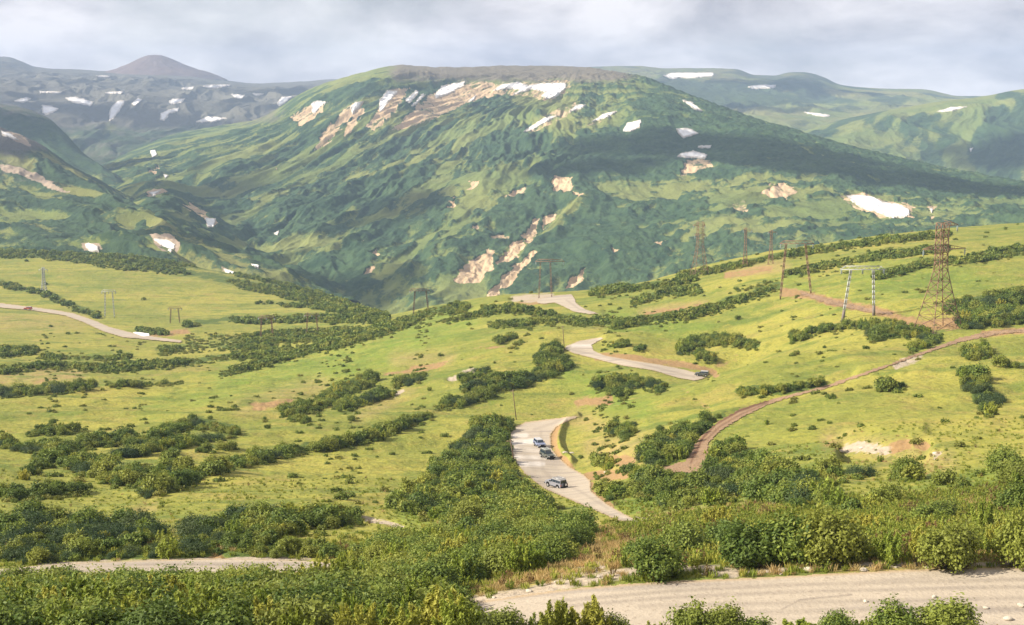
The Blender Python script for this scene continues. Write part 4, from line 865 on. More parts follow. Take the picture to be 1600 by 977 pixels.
HI_DATA = {}
def shrub(kind, x, y, z, size, turn, label, group, hi=None):
    forms = HI_A if kind == 'alder_shrub' else HI_W
    fo, st = forms[hi % len(forms)]; key = (kind, hi % len(forms))
    if key not in HI_DATA:
        s_ = grid_object('stems', st[0], st[1], M_BARK); S.collection.objects.unlink(s_); HI_DATA[key] = s_.data
    e = bpy.data.objects.new(kind, None); S.collection.objects.link(e); e.location = (x, y, z); e.rotation_euler = (0, 0, turn)
    e.scale = (size, size, size) if not isinstance(size, tuple) else size
    tag(e, label, 'shrub', group)
    for nm, me in (('foliage', fo.data), ('stems', HI_DATA[key])):
        c = bpy.data.objects.new(nm, me); S.collection.objects.link(c); c.parent = e
    return e
ORD = ['first', 'second', 'third', 'fourth', 'fifth', 'sixth', 'seventh', 'eighth', 'ninth', 'tenth', 'eleventh', 'twelfth', 'thirteenth', 'fourteenth', 'fifteenth', 'sixteenth', 'seventeenth', 'eighteenth', 'nineteenth']
TEN = {20: 'twent', 30: 'thirt', 40: 'fort', 50: 'fift', 60: 'sixt', 70: 'sevent', 80: 'eight', 90: 'ninet'}
def ordinal(i):
    if i < 20: return ORD[i - 1]
    t = TEN[i // 10 * 10]; return t + 'ieth' if i % 10 == 0 else t + 'y ' + ORD[i % 10 - 1]
# --- foreground thicket, bottom left and centre
n_near = 0
def top_limit(x): return np.interp(x, [-60, 20, 470, 490, 520, 560, 600, 660, 720, 760, 850, 1000, 1700], [893, 896, 897, 868, 846, 872, 868, 880, 925, 948, 962, 966, 966])
def fore(d0, d1, sp, seed, cond, lab, pw=.35, smin=.45, smax=1.15, lim=True):
    global n_near
    rs = np.random.RandomState(seed); X, Y, Z, px, py = fan_points(d0, d1, lambda D: sp, rs)
    for x, y, z, a, b in zip(X, Y, Z, px, py):
        if not cond(a, b): continue
        wil = rs.uniform() < pw * (1.6 if fbm(np.array([x / 6]), np.array([y / 6]), 2, 5)[0] > 0 else .4)
        h = (2.7 if wil else 2.35); s = rs.uniform(.8, 1.12)
        if lim: s = min(s, (b - top_limit(a) + rs.uniform(-3, 13)) * y / F / h)
        if s < smin: 
            continue
        s = min(s, smax); k = 'willow_shrub' if wil else 'alder_shrub'
        shrub(k, x, y, z, (s * rs.uniform(.95, 1.2), s * rs.uniform(.95, 1.2), s), rs.uniform(0, 6.28), lab[1 if wil else 0], lab[2], rs.randint(0, 9)); n_near += 1
fore(57, 106, 2.25, 3, lambda a, b: a < 730 and b < 1060 and a > -50, ('dark leafy alder shrub packed in the foreground thicket below the left road', 'yellow green upright willow shrub in the foreground thicket below the left road', 'foreground thicket at the bottom left'), .42, .3)
fore(96, 150, 2.5, 4, lambda a, b: 590 < a < 880 and 848 < b < 938 and not (a > 700 and b > 938 - (a - 700) * .16) and b > 850, ('dense alder shrub in the thicket between the two near roads', 'light green willow shrub in the thicket between the two near roads', 'thicket between the two near roads'), .3, .4, 1.0, False)
for x, yb, ty, lab in [(506, 935, 858, 'tall yellow green willow at the right end of the left road'), (540, 940, 850, 'tallest willow in the foreground, between the two near roads'), (578, 938, 868, 'tall willow right of the tallest one in the foreground'),
   (452, 950, 893, 'feathery willow below the left road near its right end'), (90, 958, 888, 'yellowish willow reaching up to the left road near its left end'), (655, 965, 880, 'tall thin willow above the bare twigs in the foreground'), (30, 965, 890, 'pale willow at the left photo edge below the left road')]:
    g = A.at(x, yb); s = (yb - ty) * g.y / F / 2.7; shrub('willow_shrub', g.x, g.y, g.z, (s * .8, s * .8, s), x * .3, lab, 'tall willows in the foreground', int(x) % 4)
# --- shrubs standing in front of the near road, along the bottom edge: (x, top y, width px, kind, label)
for x, ty, wpx, k, lab in [(872,924,70,'w','tall feathery willow shrub in front of the gravel road, leftmost of the pair'), (922,930,80,'w','tall feathery willow shrub in front of the gravel road, right of the pair'), (835,958,60,'w','low willow shrub at the bottom edge left of the feathery pair'), (962,958,50,'a','small alder shrub just right of the feathery willow pair'),
  (1018,968,50,'w','low willow shrub at the bottom edge between the feathery pair and the leafy bush'), (1082,936,80,'a','leafy light bush poking up over the road at the bottom centre'), (1130,944,70,'a','leafy light bush touching the right side of the taller leafy bush'), (1180,962,70,'a','low alder shrub at the bottom edge right of the leafy bushes'),
  (1250,962,70,'w','low willow shrub at the bottom edge left of the middle gap'), (1310,960,60,'a','low alder shrub at the bottom edge before the twin round bushes'), (1400,940,85,'a','round dark bush at the bottom edge, left of the twin bushes'), (1480,938,100,'a','round dark bush at the bottom edge, right of the twin bushes'), (1355,962,50,'w','small willow shrub at the left foot of the twin round bushes'),
  (780,952,80,'a','dark alder shrub at the bottom edge left of the near road')]:
    D = 73.5; p = A.at(x, min(985, 990)); t, s_ = px2ts(x, 990); D = 74.0; xx = float(t) * D; zz = float(A.height(np.array([xx]), np.array([D]))[0])
    by = w2px(xx, D, zz)[1]; h = (by - ty) * D / F; s = h / (2.6 if k == 'w' else 2.3); ws = wpx * D / F / (2.4 if k == 'w' else 3.0)
    shrub('willow_shrub' if k == 'w' else 'alder_shrub', xx, D, zz, (max(ws, s * .7), max(ws, s * .7), s), x * .7, lab, 'bushes in front of the near road', int(x) % 7)
# --- right bank behind the near road: (base x, base y, width px, height px, kind, label)
for x, y, wpx, hpx, k, lab in [(1030,900,100,60,'a','dark dense shrub beside the tawny grass at the left end of the roadside bank'), (1075,872,95,60,'a','dark shrub behind the first roadside shrub'), (1000,880,70,44,'a','low dark shrub leaning left on the tawny roadside slope'),
  (1175,884,110,70,'a','broad dark shrub on the roadside bank, left of the widest one'), (1235,880,110,80,'a','tall dark brownish shrub on the roadside bank'), (1300,880,115,86,'a','widest dark shrub on the roadside bank with a brown top'), (1140,858,80,50,'a','small dark shrub on the bank behind the broad one'),
  (1440,872,70,50,'w','yellow green willow shrub left of the round roadside shrub'), (1480,886,110,76,'a','round dark shrub low on the roadside bank at right'), (1390,882,70,54,'w','bright yellow green shrub in the middle of the roadside bank'), (1590,886,80,90,'a','dark shrub at the right photo edge beside the road'),
  (1560,860,60,46,'w','yellowish shrub near the right photo edge'), (1460,822,90,44,'a','dark shrub with reddish top higher on the bank'), (1590,806,70,52,'a','brownish shrub high on the bank at the right edge'), (1535,835,60,56,'w','pale willow shrub behind the right roadside shrubs'), (1350,836,70,34,'w','light willow shrub at the top of the bank'),
  (905,858,60,40,'a','dark shrub beside the dead branches'), (1120,830,70,40,'w','pale green shrub behind the roadside bank shrubs'), (880,880,60,36,'a','low dark shrub left of the tawny grass slope')]:
    t, s_, D = A.cast([x], [y]); D = float(D[0]); xx = float(t[0]) * D; zz = float(A.height(np.array([xx]), np.array([D]))[0])
    sh_ = hpx * D / F / 2.35; ws = wpx * D / F / 3.0; k_ = 'willow_shrub' if k == 'w' else 'alder_shrub'
    shrub(k_, xx, D, zz, (ws, ws * .8, sh_), x * .3, lab, 'shrubs on the roadside bank', int(x) % 5)
# --- the largest of the scattered shrubs as things of their own
def zone(a, b):
    if b > 795 and a < 660: return ('dark alder shrub in the band above the left road', 'shrub band above the left road')
    if 600 <= a < 965 and b > 645: return ('green alder shrub in the big thicket under the road bend', 'big thicket under the road bend')
    if a < 700: return ('rounded alder shrub on the open meadow at left', 'shrubs on the open left meadow')
    if b > 735: return ('alder shrub in the scrub between the dirt track and the roadside bank', 'scrub between the dirt track and the roadside bank')
    if b > 600 and a > 900: return ('dark shrub on the grassy slope beside the dirt track', 'shrubs on the slope by the dirt track')
    return ('dark shrub on the hillside between the road bends', 'shrubs on the upper hillside')
ang = np.where(fringe, 0, scl) / Y; order = np.argsort(-ang); n_alder = sum(1 for q in S.objects if q.name.startswith('alder_shrub')); own = order[:max(0, 300 - n_alder)]
mask = np.zeros(len(X), bool)
for i in own:
    if form[i] > 4: continue
    mask[i] = True; lab, grp = zone(px[i], py[i])
    e = bpy.data.objects.new('alder_shrub', None); S.collection.objects.link(e); e.location = P3[i]; e.rotation_euler = (0, 0, turn[i]); e.scale = (scl[i],) * 3
    tag(e, lab, 'shrub', grp)
    key = ('alder_shrub', int(form[i])); c = bpy.data.objects.new('foliage', HI_A[int(form[i])][0].data); S.collection.objects.link(c); c.parent = e
    if key not in HI_DATA:
        st = HI_A[int(form[i])][1]; s_ = grid_object('stems', st[0], st[1], M_BARK); S.collection.objects.unlink(s_); HI_DATA[key] = s_.data
    c = bpy.data.objects.new('stems', HI_DATA[key]); S.collection.objects.link(c); c.parent = e
r = ~mask; print('shrubs', len(X), 'own', mask.sum(), 'near', n_near)
scatter('alder_scrub', P3[r], form[r], turn[r], scl[r], MIDF + FARF + MATF + PINEF)
# --- a label for each of the shrubs standing in a thicket: its row from the viewer, then its place from the left
from collections import defaultdict
def relabel():
    g = defaultdict(list)
    for e in list(S.objects):
        if e.get('category') == 'shrub': g[(e['group'], e['label'])].append(e)
    for (grp, lab), es in g.items():
        if len(es) < 2: continue
        es.sort(key=lambda e: e.location.y); nrow = max(1, int(round(len(es) / 16))); per = math.ceil(len(es) / nrow)
        what = {'alder_shrub': 'alder', 'willow_shrub': 'willow'}[es[0].name.split('.')[0]]
        where = grp.replace('shrubs on the ', 'the ').replace('shrubs ', '')
        for r_ in range(nrow):
            row = sorted(es[r_ * per:(r_ + 1) * per], key=lambda e: e.location.x / e.location.y)
            for i, e in enumerate(row):
                rw = '' if nrow == 1 else ('front row, ' if r_ == 0 else 'back row, ' if r_ == nrow - 1 else ordinal(r_ + 1) + ' row, ')
                e['label'] = f'{ordinal(i + 1)} {what} from left, {rw}{where}'
relabel()
# --- herbs and grass
def herbs(d0, d1, sp, seed, base):
    rs = np.random.RandomState(seed); X, Y, Z, px, py = fan_points(d0, d1, lambda D: sp, rs, wide=16)
    k = ~road_field(px, py, 1.0); X, Y, Z, px, py = [q[k] for q in (X, Y, Z, px, py)]
    dry = cap_field(px, py, DRY, .9); bare = np.maximum(cap_field(px, py, SOIL), cap_field(px, py, PALE)); lush = cap_field(px, py, LUSH, .9)
    bank = sstep(955, 1010, px) * sstep(160, 145, Y) * sstep(90, 93, Y)
    nz = fbm(X / 5, Y / 5, 3, 91)
    dens = np.clip(base + .6 * bank + .5 * (Y < 112) + .35 * lush + .3 * nz, .05, 1) * (1 - .93 * np.clip(bare, 0, 1))
    k = rs.uniform(size=len(X)) < dens; X, Y, Z, px, py, dry, bank, nz, lush = [q[k] for q in (X, Y, Z, px, py, dry, bank, nz, lush)]
    u = rs.uniform(size=len(X)); fm = rs.randint(0, 4, len(X))
    tall = u < .10 + .55 * bank + .3 * lush + .25 * ((Y < 112) & (px < 720)); fm = np.where(tall, 4 + rs.randint(0, 3, len(X)), fm)
    u = rs.uniform(size=len(X)); fm = np.where(u < dry * .8 + .02, 7 + rs.randint(0, 3, len(X)), fm)
    u = rs.uniform(size=len(X)); fm = np.where((u < .02 + .05 * bank * (nz > .15)), 10 + rs.randint(0, 2, len(X)), fm)
    sc = rs.uniform(.5, 1.05, len(X)) * (1 + .35 * bank) * np.where(Y > 160, .75, 1) * np.where((Y < 79) & (px > 740), .8, 1)
    return np.stack([X, Y, Z - .03], 1), fm, rs.uniform(0, 6.28, len(X)), sc
parts = [herbs(58, 150, .50, 61, .45), herbs(150, 260, 1.05, 62, .25)]
cat_ = [np.concatenate([p[i] for p in parts]) for i in range(4)]; print('herbs', len(cat_[0]))
scatter('tall_grass', *cat_, TUFTS)
#OBJECTS

# ------------------------------------------------------------------ clouds drifting above the picture; they shade the slopes
m, n, o = mat('cloud_stuff'); q = noise(n, .007, 6, .65)
al = rng(n, mth(n, 'ADD', attr(n, 'core'), mth(n, 'MULTIPLY', mth(n, 'SUBTRACT', q, .5), 2.0)), .18, 1.45)
d_ = N(n, 'ShaderNodeBsdfDiffuse'); d_.inputs[0].default_value = (.85, .86, .88, 1); t_ = N(n, 'ShaderNodeBsdfTransparent'); ms = N(n, 'ShaderNodeMixShader')
L(n, al, ms.inputs[0]); L(n, t_.outputs[0], ms.inputs[1]); L(n, d_.outputs[0], ms.inputs[2]); L(n, ms.outputs[0], o.inputs['Surface']); M_CLOUD = m
def cloud(sheet, x, y, rx, ry, seed, alt=760, rot=0.0):
    g = sheet.at(x, y); k = (alt - g.z) / SUN.z; c = g + SUN * k
    nu, nv_ = 64, 20; U, V = np.meshgrid(np.linspace(0, 2 * np.pi, nu, endpoint=False), np.linspace(-np.pi / 2, np.pi / 2, nv_), indexing='ij')
    lob = 1 + .28 * fbm(np.cos(U) * 2 + seed, np.sin(U) * 2, 3, seed)
    X = np.cos(V) * np.cos(U) * rx * lob; Y = np.cos(V) * np.sin(U) * ry * lob; Z = np.sin(V) * 55 * (1 + .4 * fbm(X / 120, Y / 120, 3, seed + 3)) 
    Xr = X * math.cos(rot) - Y * math.sin(rot); Yr = X * math.sin(rot) + Y * math.cos(rot)
    core = 1.25 * (1 - np.cos(V) ** 2.5)
    v = np.stack([Xr + c.x, Yr + c.y, Z + c.z], -1).reshape(-1, 3)
    f = [[i * nv_ + j, ((i + 1) % nu) * nv_ + j, ((i + 1) % nu) * nv_ + j + 1, i * nv_ + j + 1] for i in range(nu) for j in range(nv_ - 1)]
    tag(grid_object('cloud', v, np.array(f), M_CLOUD, {'core': core.ravel()}, smooth=True), kind='structure')
for a in [(M, 1180, 232, 330, 210, 1, 760, -.5), (M, 1010, 222, 230, 190, 2, 780, .2), (M, 1380, 275, 330, 150, 3, 760, -.6), (M, 920, 255, 170, 120, 4, 740, 0), (M, 1560, 300, 260, 110, 9, 740, -.5), (B, 40, 190, 300, 200, 5, 820, .3), (Ls, 30, 235, 220, 120, 6, 760, .2),
          (P, 170, 180, 700, 260, 7, 980, 0), (M, 330, 300, 260, 140, 8, 800, 1.1), (R, 1260, 135, 620, 260, 10, 1000, 0), (R, 1180, 168, 380, 150, 11, 1000, 0), (E, 1590, 230, 380, 300, 12, 800, .3), (M, 500, 440, 220, 110, 13, 700, .8),
          (M, 620, 330, 260, 110, 15, 720, 1.1), (P, 480, 150, 400, 200, 16, 1000, 0)]:
    cloud(*a)

# ------------------------------------------------------------------ pylons and poles
def paint(name, col, rough=.7, metal=0.0):
    m, n, o = mat(name); f = noise(n, 1.3, 4, .6); p = surf(n, o, mix(n, rng(n, f, .4, .7), col, tuple(q * .7 for q in col)), rough); p.inputs['Metallic'].default_value = metal; return m
M_RUST = paint('rusty_steel', (0.24, 0.15, 0.10)); M_GALV = paint('galvanised_steel', (0.42, 0.44, 0.42), .6); M_CONC = paint('concrete', (0.20, 0.17, 0.15)); M_WOOD = paint('weathered_wood', (0.16, 0.11, 0.08)); M_GLASSI = paint('insulator_glass', (0.30, 0.36, 0.36), .3)
class Bars:
    def __init__(s): s.v = []; s.f = []
    def bar(s, a, b, t, t2=None):
        a = np.array(a, float); b = np.array(b, float); d = b - a; l = np.linalg.norm(d)
        if l < 1e-6: return
        d /= l; u = np.cross(d, [0, 0, 1.0]); 
        if np.linalg.norm(u) < .05: u = np.array([1.0, 0, 0])
        u /= np.linalg.norm(u); w_ = np.cross(d, u); k = len(s.v)
        for e, q, r in ((a, 0, t), (b, 1, t2 or t)):
            for i, j in ((-1, -1), (1, -1), (1, 1), (-1, 1)): s.v.append(e + (u * i + w_ * j) * r * .5)
        s.f += [[k + 3, k + 2, k + 1, k], [k + 4, k + 5, k + 6, k + 7]] + [[k + i, k + (i + 1) % 4, k + 4 + (i + 1) % 4, k + 4 + i] for i in range(4)]
    def build(s, name, m, parent): return grid_object(name, np.array(s.v), np.array(s.f), m, parent=parent)
def empty(name, loc, rz=0.0):
    e = bpy.data.objects.new(name, None); S.collection.objects.link(e); e.location = loc; e.rotation_euler = (0, 0, rz); return e
def lattice_frame(B_, prof, tl, tb):
    """prof: list of (height, half width x, half width y, centre x)"""
    for (z0, a0, b0, c0), (z1, a1, b1, c1) in zip(prof[:-1], prof[1:]):
        q0 = [(c0 + sx * a0, sy * b0, z0) for sx, sy in ((-1, -1), (1, -1), (1, 1), (-1, 1))]; q1 = [(c1 + sx * a1, sy * b1, z1) for sx, sy in ((-1, -1), (1, -1), (1, 1), (-1, 1))]
        for i in range(4):
            j = (i + 1) % 4; B_.bar(q0[i], q1[i], tl); B_.bar(q0[i], q1[j], tb); B_.bar(q0[j], q1[i], tb); B_.bar(q1[i], q1[j], tb)
def insulator(parent, x, y, z, ln, t):
    b = Bars(); b.bar((x, y, z), (x, y, z - ln), t * .5)
    for k in range(7): b.bar((x, y, z - ln * (.15 + k * .11)), (x, y, z - ln * (.18 + k * .11)), t * 1.6)
    b.build('insulator', M_GLASSI, parent)
def anchor_tower(x, yb, yt, base_px, top_px, label, arms, tl, tb, m, rz=.35):
    g = A.at(x, yb); k = g.y / F; H = (yb - yt) * k * 1.01; bw = base_px * k / 2; tw = top_px * k / 2
    e = empty('lattice_pylon', g, rz); tag(e, label, 'pylon', 'steel pylons of the power lines'); b = Bars()
    hs = [0, .13, .25, .36, .46, .56, .64, .71, .78, .85, .92, 1.0]
    prof = [(-.6, bw * 1.02, bw * 1.02, 0)] + [(H * h, tw + (bw - tw) * max(0, 1 - h / .60) ** 1.15, tw + (bw - tw) * max(0, 1 - h / .60) ** 1.15, 0) for h in hs]
    lattice_frame(b, prof, tl, tb); b.build('tower_body', m, e)
    for h, l, r_ in arms:
        for s_, ln in ((-1, l * k), (1, r_ * k)):
            if ln <= 0: continue
            a = Bars(); z = H * h; 
            for sy in (-1, 1):
                a.bar((s_ * tw, sy * tw, z), (s_ * ln, 0, z + .1), tb * 1.3); a.bar((s_ * tw, sy * tw, z + H * .045), (s_ * ln, 0, z + .2), tb * 1.3)
                for q in range(1, 4):
                    f_ = q / 4; xx = s_ * (tw + (ln - tw) * f_); yy = sy * tw * (1 - f_); a.bar((xx, yy, z), (xx, yy, z + H * .045 * (1 - f_)), tb * .8)
            a.build('crossarm', m, e); insulator(e, s_ * ln * .96, 0, z, H * .06, .35)
    return e
def portal(xl, xr, yb, yt, bx0, bx1, label, m, mt, tl, tb, tops=None, base=False, ybr=None, wires=True):
    gl = A.at(xl, yb); gr = A.at(xr, ybr or yb); k = gl.y / F; H = (yb - yt) * k
    yr = gl.y + (0 if ybr is None else 0); t, s_ = px2ts(xr, yb); gr = Vector((float(t) * yr, yr, 0)); gr.z = float(A.height(np.array([gr.x]), np.array([gr.y]))[0])
    e = empty('portal_pylon', gl); tag(e, label, 'pylon', 'steel pylons of the power lines')
    topx = tops or (xl + (xr - xl) * .12, xr - (xr - xl) * .12); zb = H
    for g, tx in ((gl, topx[0]), (gr, topx[1])):
        b = Bars(); x0 = g.x - gl.x; z0 = g.z - gl.z; x1 = (tx - xl) * k; n_ = 9
        prof = [(z0 + (zb - z0) * i / n_, (.34), (.34), x0 + (x1 - x0) * i / n_) for i in range(2 if base else 0, n_ + 1)]
        if not base: prof[0] = (z0 - .5, .12, .12, x0)
        lattice_frame(b, prof, tl, tb); b.build('mast', m, e)
        if base: b = Bars(); b.bar((x0, 0, z0 - .6), (x0 + (x1 - x0) * 2 / n_, 0, z0 + (zb - z0) * 2 / n_), 1.0, .9); b.build('mast_foot', M_CONC, e)
    b = Bars(); xa, xb = (bx0 - xl) * k, (bx1 - xl) * k; hw = .6; n_ = 12; hb = 1.3
    for sy in (-hw, hw):
        b.bar((xa, sy, zb), (xb, sy, zb), tl); b.bar((xa + (xb - xa) * .12, sy, zb + hb), (xb - (xb - xa) * .12, sy, zb + hb), tl); b.bar((xa, sy, zb), (xa + (xb - xa) * .12, sy, zb + hb), tl); b.bar((xb, sy, zb), (xb - (xb - xa) * .12, sy, zb + hb), tl)
        for i in range(1, n_ - 1): b.bar((xa + (xb - xa) * i / n_, sy, zb + (hb if i % 2 else 0)), (xa + (xb - xa) * (i + 1) / n_, sy, zb + (0 if i % 2 else hb)), tb)
    b.build('crossbeam', mt, e)
    for f_ in (.03, .5, .97): insulator(e, xa + (xb - xa) * f_, 0, zb, H * .09, .4)
    return e
anchor_tower(1466, 516, 348, 54, 14, 'largest brown lattice pylon on the right hillside, with two levels of crossarms', [(.975, 0, 28), (.755, 34, 44)], .26, .12, M_RUST, .30)
portal(1316, 1365, 503, 420, 1310, 1381, 'portal pylon with a pale crossbeam left of the largest pylon', M_GALV, M_GALV, .17, .09, (1327, 1362), base=True)
portal(1219, 1267, 468, 380, 1216, 1270, 'rusty portal pylon on the hillside left of the pale one', M_RUST, M_RUST, .15, .08, (1226, 1256))
anchor_tower(1093, 432, 347, 24, 9, 'faint lattice tower standing at the hill crest, left of the others', [(.93, 12, 8), (.75, 9, 9)], .20, .09, M_RUST, .2)
anchor_tower(1164, 417, 356, 7, 3, 'thin mast left of the rusty portal pylon at the crest', [(.93, 4, 9)], .14, .07, M_RUST, 0)
anchor_tower(1204, 413, 360, 8, 3, 'thin mast just behind the rusty portal pylon', [(.93, 5, 9)], .14, .07, M_RUST, 0)
portal(646, 669, 490, 454, 640, 672, 'dark portal pylon at the edge of the gorge', M_WOOD, M_WOOD, .22, .12)
portal(842, 862, 466, 408, 836, 882, 'portal pylon behind the crest bend of the road', M_RUST, M_RUST, .15, .08)
anchor_tower(69, 456, 418, 8, 3, 'pale lattice pylon on the far left meadow', [(.9, 7, 7)], .30, .14, M_GALV, 0)
portal(164, 179, 496, 455, 160, 183, 'thin portal pylon above the valley road', M_GALV, M_GALV, .12, .07)
portal(266, 281, 505, 482, 263, 285, 'small portal pylon beside the brown bank of the valley road', M_WOOD, M_WOOD, .11, .06)
portal(407, 427, 531, 496, 404, 431, 'thin portal pylon in the scrub at the end of the valley road', M_RUST, M_RUST, .15, .08)
portal(479, 497, 523, 492, 476, 500, 'thin portal pylon between the valley road end and the hill', M_RUST, M_RUST, .12, .07)
for x, yb, tx, yt, lab in [(805, 728, 797, 684, 'leaning wooden pole at the left edge of the road bend'), (807, 656, 801, 607, 'thin wooden pole rising behind the bend, above the thicket'), (882, 548, 879, 508, 'thin wooden pole beside the upper road bend')]:
    g = A.at(x, yb); k = g.y / F; e = empty('utility_pole', g); tag(e, lab, 'pole', 'wooden poles along the road')
    b = Bars(); top = ((tx - x) * k, 0, (yb - yt) * k); b.bar((0, 0, -.5), top, .30, .22); b.build('post', M_WOOD, e)
    b = Bars(); b.bar((top[0] - .9, 0, top[2] - .5), (top[0] + .9, 0, top[2] - .5), .14); b.build('crossarm', M_WOOD, e)

# ------------------------------------------------------------------ vehicles
def car_paint(name, col):
    m, n, o = mat(name); f = noise(n, 2.5, 4, .6); p = surf(n, o, mix(n, rng(n, f, .45, .75, 0, .5), col, (0.33, 0.28, 0.22)), .38, None, .5); return m
m, n, o = mat('window_glass'); surf(n, o, (0.02, 0.03, 0.04), .12, None, .6); M_GLASS = m
m, n, o = mat('tyre_rubber'); surf(n, o, (0.022, 0.021, 0.02), .85); M_TYRE = m
M_BLACK = paint('black_plastic', (0.03, 0.03, 0.032)); M_RIM = paint('wheel_metal', (0.45, 0.45, 0.46), .4, .5); M_WHITE = paint('white_lamp', (0.8, 0.8, 0.78), .2); M_RED = paint('red_lamp', (0.45, 0.03, 0.02), .3)
def bm_obj(bm, name, m, parent, smooth=False):
    me = bpy.data.meshes.new(name); bm.normal_update(); bm.to_mesh(me); bm.free(); me.materials.append(m)
    o = bpy.data.objects.new(name, me); S.collection.objects.link(o); o.parent = parent
    if smooth:
        for p in me.polygons: p.use_smooth = True
    return o
def prism(pts, y0, y1, bev=.05, taper=None):
    """side outline in x/z, extruded across y; taper(z) narrows the width"""
    bm = bmesh.new(); a = [bm.verts.new((x, y0, z)) for x, z in pts]; b = [bm.verts.new((x, y1, z)) for x, z in pts]
    bm.faces.new(a); bm.faces.new(list(reversed(b)))
    for i in range(len(pts)): j = (i + 1) % len(pts); bm.faces.new((a[j], a[i], b[i], b[j]))
    if taper:
        for v in bm.verts: v.co.y *= taper(v.co.z)
    bmesh.ops.recalc_face_normals(bm, faces=bm.faces)
    if bev: bmesh.ops.bevel(bm, geom=list(bm.edges), offset=bev, segments=2, affect='EDGES')
    return bm
def box(x0, x1, y0, y1, z0, z1, bev=.02): return prism([(x0, z0), (x1, z0), (x1, z1), (x0, z1)], y0, y1, bev)
def cyl(c, r, wid, axis='y', seg=24):
    bm = bmesh.new(); bmesh.ops.create_cone(bm, cap_ends=True, segments=seg, radius1=r, radius2=r, depth=wid)
    R_ = Matrix.Rotation(math.pi / 2, 4, 'X') if axis == 'y' else Matrix.Rotation(math.pi / 2, 4, 'Y')
    bmesh.ops.transform(bm, matrix=Matrix.Translation(c) @ R_, verts=bm.verts); return bm
def suv(loc, heading, bodym, roofm, label, rack=True, spare=False, pickup=False, rackm=None, scale=1.0, pitch=0.0):
    e = empty('offroad_car', loc, heading); e.rotation_euler = (0, pitch, heading); e.scale = (scale,) * 3; tag(e, label, 'car', 'cars on the gravel road')
    arch = lambda cx: [(cx - .50, .52), (cx - .42, .80), (cx - .18, .98), (cx + .18, .98), (cx + .42, .80), (cx + .50, .52)]
    pts = [(2.30, .55), (2.36, .62), (2.36, .98), (2.24, 1.16), (1.05, 1.24), (-2.25, 1.26), (-2.32, 1.15), (-2.32, .55)] + arch(-1.42) + arch(1.42)
    bm_obj(prism(pts, -.90, .90, .035), 'body', bodym, e)
    rear = -2.20 if not pickup else -.55
    tp = lambda z: 1 - .16 * max(0, z - 1.2) / .65
    cab = [(1.02, 1.22), (.42, 1.80), (rear + .12, 1.82), (rear, 1.22)]
    c = bm_obj(prism(cab, -.86, .86, .04, tp), 'cabin', bodym, e)
    bm_obj(prism([(.45, 1.81), (rear + .08, 1.83), (rear + .10, 1.90), (.38, 1.88)], -.74, .74, .02), 'roof', roofm, e)
    def pane(corners, name='window'):
        bm = bmesh.new(); v = [bm.verts.new(q) for q in corners]; f = bm.faces.new(v); r = bmesh.ops.extrude_face_region(bm, geom=[f]); nrm = f.normal.copy(); bm.normal_update()
        bmesh.ops.translate(bm, vec=f.normal * .02, verts=[g_ for g_ in r['geom'] if isinstance(g_, bmesh.types.BMVert)]); bmesh.ops.recalc_face_normals(bm, faces=bm.faces); bm_obj(bm, name, M_GLASS, e)
    def wy(z): return .86 * tp(z) + .004
    xf = lambda z: 1.02 - .60 * (z - 1.22) / .58 + .03; xr = lambda z: rear + .12 * (z - 1.22) / .6 - .03
    pane([(xf(1.27), -wy(1.27) + .1, 1.27), (xf(1.27), wy(1.27) - .1, 1.27), (xf(1.74), wy(1.74) - .08, 1.74), (xf(1.74), -wy(1.74) + .08, 1.74)], 'windscreen')
    pane([(xr(1.30), -wy(1.3) + .14, 1.30), (xr(1.30), wy(1.3) - .14, 1.30), (xr(1.74), wy(1.74) - .12, 1.74), (xr(1.74), -wy(1.74) + .12, 1.74)], 'rear_window')
    cuts = [(.02, -.52)] if pickup else [(.02, -.80), (-.88, -1.45), (-1.53, -2.02)]
    for sy in (-1, 1):
        q = lambda x, z: (x, sy * (wy(z) + .012), z)
        pane([q(.80, 1.28), q(.10, 1.28), q(.10, 1.72), q(.40, 1.72)])
        for a, b in cuts: pane([q(a, 1.28), q(b, 1.28), q(b, 1.72), q(a, 1.72)])
        for cx in (-1.42, 1.42):
            w_ = bm_obj(cyl((cx, sy * .80, .40), .40, .26), 'wheel', M_TYRE, e); bm_obj(cyl((cx, sy * .885, .40), .23, .12, seg=12), 'rim', M_RIM, w_)
        bm_obj(cyl((2.37, sy * .64, .92), .13, .06, 'x', 16), 'headlight', M_WHITE, e)
        bm_obj(box(-2.36, -2.31, sy * .82 - .08, sy * .82 + .08, .80, 1.1), 'tail_light', M_RED, e)
        bm_obj(box(.70, .86, sy * .98 - .10, sy * .98 + .10, 1.22, 1.42, .03), 'mirror', M_BLACK, e)
        bm_obj(prism([(.85, .42), (-.85, .42), (-.85, .50), (.85, .50)], sy * .93 - .08, sy * .93 + .08, .02), 'side_step', M_BLACK, e)
    bm_obj(box(2.28, 2.50, -.92, .92, .48, .74, .04), 'front_bumper', M_BLACK, e); bm_obj(box(-2.46, -2.28, -.90, .90, .48, .72, .04), 'rear_bumper', M_BLACK, e)
    bm_obj(box(2.34, 2.385, -.48, .48, .78, 1.02, .01), 'grille', M_BLACK, e)
    bm_obj(box(-2.2, 2.2, -.7, .7, .38, .60, .02), 'underbody', M_BLACK, e)
